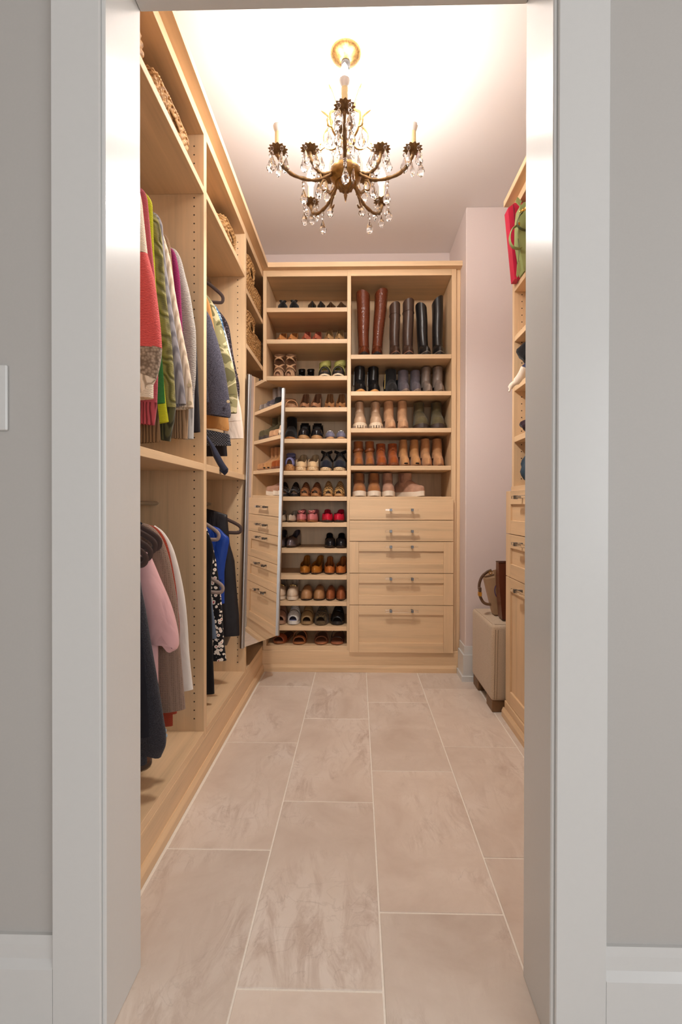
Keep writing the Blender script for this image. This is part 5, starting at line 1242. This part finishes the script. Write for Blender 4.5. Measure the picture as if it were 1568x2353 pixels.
# brown suede slippers and a folded pale blue garment on the floor of the knitwear bay
zf = ZB + PT + .001
q = onZ(c4(92, 2235), zf)
for k, dy in enumerate((0,)):
    T = Thing('slipper', 'brown suede slipper on the floor of the knitwear bay', 'shoe', (q.x - .11, q.y + .0, zf), pi / 2, local=True)
    flat(T, (88, 62, 48), 'suede', 'round', L=.24, W=.085, sole=(60, 44, 36), plat=.012, toe=.06, throat=.45, rimh=.05)
q2 = onZ(c4(66, 2185), zf)
T = Thing('folded_jeans', 'folded pale blue denim lying behind the slipper', 'jeans', (q2.x - .13, q2.y + .075, zf), .02, local=True)
jean = cloth('pale_denim', srgb(150, 178, 204), 'plain')
for k in range(2): T.part('fold', MB().box(-.08 + .004 * k, .15 - .003 * k, -.07, .07, .018 * k, .018 * k + .017, .006), jean, 60)

# ================================================================== ottoman, bags
oc = onZ((1135, 1638), .0); OX0, OY0 = oc.x - .012, oc.y; OZ1 = onY((1146, 1437), OY0).z
OY1 = 2.625; OX1 = OX0 + .42
LINEN = cloth('oatmeal_linen', srgb(200, 180, 156), 'marl', srgb(184, 162, 138), .7)
t = Thing('ottoman', 'square oatmeal linen ottoman with topstitched seams tucked in the alcove', 'ottoman', ((OX0 + OX1) / 2, (OY0 + OY1) / 2, 0))
bm = bmesh.new(); bmesh.ops.create_cube(bm, size=1)
zb_ = .055
for v in bm.verts: v.co = Vector(((OX0 + OX1) / 2 + v.co.x * (OX1 - OX0), (OY0 + OY1) / 2 + v.co.y * (OY1 - OY0), (zb_ + OZ1) / 2 + v.co.z * (OZ1 - zb_)))
bmesh.ops.bevel(bm, geom=bm.edges, offset=.02, segments=4, affect='EDGES', profile=.6)
bmesh.ops.subdivide_edges(bm, edges=[e for e in bm.edges if e.calc_length() > .1], cuts=5, use_grid_fill=True)
for v in bm.verts:
    u = (v.co.x - OX0) / (OX1 - OX0); w_ = (v.co.y - OY0) / (OY1 - OY0); h_ = (v.co.z - zb_) / (OZ1 - zb_)
    if h_ > .9: v.co.z += .012 * sin(pi * u) * sin(pi * w_)
m = MB(); bm.verts.ensure_lookup_table(); m.add([v.co.copy() for v in bm.verts], [[v.index for v in f.verts] for f in bm.faces]); bm.free()
cush = t.part('cushion', m, LINEN, 60)
SEAM = plain('seam_thread', srgb(140, 120, 98), .9)
e = .014
for dx in (0, .012):
    t.part('seam', MB().tube([(OX0 + e + dx, OY0 - .0005 + (e if 0 else 0), zb_ + .01), (OX0 + e + dx + .006, OY0 - .0005, OZ1 - .022)], .0012, 5), SEAM, parent=cush)
    t.part('seam', MB().tube([(OX0 + .012 + dx, OY0 + .02, OZ1 - .001 + .0005), (OX0 + .012 + dx, OY1 - .02, OZ1 - .0005)], .0012, 5), SEAM, parent=cush)
    t.part('seam', MB().tube([(OX0 + .02, OY0 + .012 + dx, OZ1), (OX1 - .02, OY0 + .012 + dx, OZ1)], .0012, 5), SEAM, parent=cush)
FOOT = plain('walnut_feet', srgb(120, 88, 58), .5, noise=.2, nscale=30)
for fx in (OX0 + .006, OX1 - .1):
    for fy in (OY0 + .006, OY1 - .11):
        t.part('foot', MB().box(fx, fx + .095, fy, fy + .1, 0, zb_ + .002, .003), FOOT)
# beige bucket bag with a strap
def ellipsering(c, rx, ry, n=24, tilt=0): return [(c[0] + rx * cos(2 * pi * j / n), c[1] + ry * sin(2 * pi * j / n), c[2] + tilt * cos(2 * pi * j / n)) for j in range(n)]
BE = leather((166, 134, 102), .5); DK = leather((96, 68, 48), .5)
zo = OZ1 + .0135; yb_ = OY0 + .16
def onb(px): return onY(px, yb_)
bl_, br_ = onb((1137, 1385)), onb((1158, 1387)); tl_, tr_ = onb((1115, 1325)), onb((1160, 1303))
t = Thing('bucket_bag', 'beige leather tote with a dark strap on the ottoman', 'handbag', (bl_.x + .07, yb_ + .05, zo))
rg = []
for u in (0, .08, .5, .9, 1):
    xl = bl_.x + (tl_.x - bl_.x) * u; xr = bl_.x + .13 + .03 * u
    z = zo + u * (tl_.z - zo); zr = zo + u * (tr_.z - zo)
    d = .06 * (1 - .1 * u) if u > 0 else .055
    rg.append([(xl, yb_, z), (xl, yb_ + d, z), (xl + .02, yb_ + 2 * d, z), (xr, yb_ + 2 * d, zr), (xr + .005, yb_ + d, zr), (xr, yb_, zr)])
bd = t.part('body', MB().loft(rg, True, True, False), BE, 40, sol=.003)
t.part('edge_binding', MB().tube([rg[-1][k] for k in range(6)], .0028, 6, closed=True), DK, 60)
seam_px = [(1137, 1310), (1141, 1330), (1150, 1378)]
t.part('front_flap', MB().prism([(onb(p).x, onb(p).z) for p in ((1133, 1310), (1160, 1304), (1160, 1386), (1152, 1386))], 'y', yb_ - .004, yb_ - .0005), BE)
st = [onb(p) for p in ((1134, 1312), (1124, 1316), (1112, 1327), (1106, 1342), (1105, 1356))]
t.part('strap', MB().tube(smoothpts([p + Vector((0, .03, 0)) for p in st], 18), .0075, 8, ry=.003), DK, 60)
st2 = [onb(p) for p in ((1105, 1366), (1107, 1374), (1114, 1386), (1126, 1390.5), (1145, 1388.5))]
for p in st2: p.z = max(p.z, zo + .004)
t.part('strap', MB().tube(smoothpts([p + Vector((0, .02, 0)) for p in st2], 18), .0075, 8, ry=.003), leather((112, 82, 58), .5), 60)
bk_ = onb((1105.5, 1366)) + Vector((0, .02, 0))
t.part('buckle', MB().box(bk_.x - .008, bk_.x + .008, bk_.y - .012, bk_.y + .012, bk_.z - .012, bk_.z + .01, .002), GOLD)
t.part('strap_loop', MB().box(bk_.x - .007, bk_.x + .007, bk_.y - .01, bk_.y + .01, bk_.z + .01, bk_.z + .034, .002), DK)
rg_ = onb((1129, 1317)); t.part('ring', MB().tube([(rg_.x + .008 * cos(a), rg_.y + .01, rg_.z + .008 * sin(a)) for a in [2 * pi * k / 14 for k in range(14)]], .002, 6, closed=True), GOLD, 60)
pc = [onY(p, yb_ - .012) for p in ((1146, 1339), (1140, 1346), (1137.5, 1356), (1140, 1368), (1146, 1375), (1150, 1382))]
t.part('purple_cord', MB().tube(smoothpts(pc, 18), .0022, 6), plain('purple_cord', srgb(78, 56, 104), .6), 60, label='purple hanging cord')
# brown bag leaning between the tote and the drawers
yq = OY0 + .06
a0, a1 = onY((1148, 1293), yq), onY((1157, 1389), yq)
t = Thing('handbag', 'dark chestnut leather bag standing behind the drawer unit on the ottoman', 'handbag', (a0.x + .06, yq + .03, zo))
rg = [[(a1.x - .004 + .0, yq, zo), (a1.x + .1, yq, zo), (a1.x + .1, yq + .07, zo), (a1.x - .004, yq + .07, zo)], [(a0.x + .002, yq + .004, zo + (a0.z - zo) * .6), (a0.x + .13, yq + .004, zo + (a0.z - zo) * .6), (a0.x + .13, yq + .064, zo + (a0.z - zo) * .6), (a0.x + .002, yq + .064, zo + (a0.z - zo) * .6)], [(a0.x, yq + .01, a0.z), (a0.x + .13, yq + .01, a0.z), (a0.x + .13, yq + .055, a0.z), (a0.x, yq + .055, a0.z)]]
t.part('body', MB().loft(rg, True, True, True), leather((92, 46, 28), .35), 30)
t.part('rim', MB().tube(rg[-1], .003, 6, closed=True), leather((60, 30, 20), .4), 60)
t.part('handle', MB().tube(smoothpts([(a0.x + .03, yq + .03, a0.z), (a0.x + .045, yq + .03, a0.z + .0), (a0.x + .09, yq + .03, a0.z + .0), (a0.x + .1, yq + .03, a0.z)], 12), .004, 6), leather((92, 46, 28), .35), 60)

# ---- bags on the handbag shelf
zs_ = RS[0] + .001
ya = 2.12
def oa(px, Y=ya): return onY(px, Y)
RED = leather((190, 26, 62), .5); t = Thing('handbag', 'tall crimson leather tote leaning at the end of the handbag shelf', 'handbag', (XR + .12, ya, zs_))
pl = [(oa(p).x, oa(p).z) for p in ((1181.5, 656), (1168, 478), (1183, 466), (1190, 470), (1194, 530), (1200, 600), (1202, 634))]
pl = [(x + max(0, 0), max(z, zs_)) for x, z in pl]
xs_in = XR + .2
t.part('body', MB().prism([(pl[0][0] + .004, zs_), pl[1], pl[2], (xs_in, pl[2][1]), (xs_in - .03, zs_)], 'y', ya, ya + .05), RED)
t.part('gusset_seam', MB().tube([oa((1180, 470)) + Vector((0, -.001, 0)), oa((1186, 540)) + Vector((0, -.001, 0)), oa((1190, 652)) + Vector((0, -.001, 0))], .0012, 5), leather((90, 10, 30), .6))
# green bag with chain
yg = 2.05; GRN = leather((140, 152, 96), .5); GRD = leather((74, 78, 48), .5)
def og(px): return onY(px, yg)
t = Thing('handbag', 'sage green leather bag with a gold chain and hanging tag', 'handbag', (XR + .14, yg, zs_))
gp = [(og(p).x, og(p).z) for p in ((1194, 470), (1191, 490), (1193, 530), (1190, 545), (1197, 585), (1206, 623))]
xg = XR + .27
body = [[(og((1205, 624)).x, yg, zs_), (xg - .02, yg, zs_), (xg - .02, yg + .06, zs_), (og((1205, 624)).x, yg + .06, zs_)]]
for px_ in ((1198, 588), (1191, 548), (1192, 500), (1195, 474), (1206, 461)):
    p_ = og(px_); body.append([(p_.x, yg - .005, p_.z), (xg, yg - .005, p_.z), (xg, yg + .05, p_.z), (p_.x, yg + .05, p_.z)])
body[-1] = [(p[0] + (.0 if k in (0, 3) else -.03), p[1] + (.015 if k < 2 else -.01), p[2]) for k, p in enumerate(body[-1])]
t.part('body', MB().loft(body, True, True, True), GRN, 50)
hs = [og(p) + Vector((0, -.03, 0)) for p in ((1196, 498), (1189, 506), (1184, 520), (1186, 530), (1196, 537), (1212, 540))]
t.part('strap', MB().tube(smoothpts(hs, 20), .0025, 8, ry=.008), GRD, 60)
hs = [og(p) + Vector((0, -.015, 0)) for p in ((1187, 523), (1176, 530), (1170, 545), (1170, 560), (1176, 572), (1188, 576), (1196, 574))]
t.part('strap', MB().tube(smoothpts(hs, 24), .0028, 8, ry=.011), GRN, 60)
for k in range(7):
    p_ = og((1192 + k * 3.2, 497 - k * 2.1)) + Vector((0, -.034, 0))
    ring = [(p_.x + .006 * cos(a), p_.y + (.003 * sin(a) if k % 2 else .0), p_.z + .005 * sin(a)) for a in [2 * pi * q / 10 for q in range(10)]]
    t.part('chain_link', MB().tube(ring, .0018, 5, closed=True), GOLD, 60)
p_ = og((1188, 522)) + Vector((0, -.02, 0)); t.part('buckle', MB().box(p_.x - .008, p_.x + .006, p_.y - .006, p_.y + .006, p_.z - .006, p_.z + .006, .001), GOLD)
t.part('tag_cord', MB().tube(smoothpts([og(p) + Vector((0, -.012, 0)) for p in ((1189, 552), (1191, 575), (1190, 605))], 10), .0012, 5), GRD, 60)
tg = [(og(p).x, og(p).z) for p in ((1192, 603), (1194, 626), (1187, 642), (1184, 637), (1186, 611))]
t.part('tag', MB().prism(tg, 'y', yg - .02, yg - .015), GRN)
tf = Thing('flap_strap', 'sage green tab sticking up beside the green bag', 'strap', (XR + .06, 2.085, zs_))
tf.part('tab', MB().prism([(oa(p).x, oa(p).z) for p in ((1185, 463), (1189, 454), (1198, 463), (1194, 472))], 'y', 2.09, 2.098), GRN)
bpy.data.objects.remove(tf.o.children[0]); bpy.data.objects.remove(tf.o)
t.part('top_tab', MB().prism([(oa(p, 2.08).x, oa(p, 2.08).z) for p in ((1185, 463), (1189, 454), (1199, 464), (1195, 474))], 'y', 2.075, 2.083), GRN)

# ---- soft things on the lower handbag shelves
def crumple(name, label, cat, c, r, mat, seed, z0):
    rnd = random.Random(seed); t = Thing(name, label, cat, (c[0], c[1], z0), local=True); rings = []; n = 22
    ph = [rnd.random() * 6 for _ in range(6)]
    for i in range(13):
        v = pi * i / 12; ring = []
        for j in range(n):
            a = 2 * pi * j / n
            k = 1 + .16 * sin(3 * a + ph[0] + 2 * v) + .1 * sin(5 * a + ph[1] - 3 * v) + .07 * sin(9 * a + ph[2] + 5 * v)
            ring.append((r[0] * k * max(.02, sin(v)) ** .8 * cos(a), r[1] * k * max(.02, sin(v)) ** .8 * sin(a), r[2] * (1 - cos(v) * (1 + .05 * sin(4 * a))) * .5 * 2 * .5))
        rings.append(ring)
    mz = min(p[2] for r_ in rings for p in r_); rings = [[(p[0], p[1], p[2] - mz) for p in r_] for r_ in rings]
    t.part('folds', MB().loft(rings, True, True, True), mat, 60); return t
def pos(px, Y): return onY(px, Y)
NVY = cloth('navy_puffer', srgb(30, 34, 66), 'plain', rough=.5); BLKC = cloth('black_pleats', srgb(26, 22, 24), 'rib', srgb(10, 9, 10))
z3 = RS[2] + .001
c_ = pos((1207, 800), 2.1)
crumple('clutch_pouch', 'black pleated pouch piled on the second handbag shelf', 'pouch', (c_.x + .025, 2.1, 0), (.05, .045, .1), BLKC, 3, z3 + .075)
crumple('soft_pouch', 'navy padded pouch under the black pleated one', 'pouch', (c_.x + .03, 2.05, 0), (.055, .05, .085), NVY, 5, z3)
CRM = cloth('cream_canvas', srgb(226, 214, 198), 'plain')
sp = [pos(p, 2.0) for p in ((1170.5, 900), (1176, 886), (1188, 876), (1198, 862), (1206, 845))]
t = Thing('canvas_strap', 'cream canvas strap trailing over the shelf edge', 'strap', sp[2])
t.part('webbing', MB().tube(smoothpts(sp, 20), [.004] * 3 + [.011] * 6 + [.016] * 11, 8, ry=.004), CRM, 60)
z4 = RS[3] + .001
c_ = pos((1207, 990), 2.06)
crumple('dark_clutch', 'small dark plum pouch on the third handbag shelf', 'pouch', (c_.x + .035, 2.06, 0), (.05, .05, .06), cloth('plum', srgb(46, 26, 34), 'plain'), 8, z4)
c_ = pos((1206, 1090), 2.08)
crumple('teal_bag', 'dark teal leather pouch over the drawers', 'pouch', (c_.x + .042, 2.08, 0), (.05, .045, .15), leather((46, 66, 80), .5), 9, zc + .023)
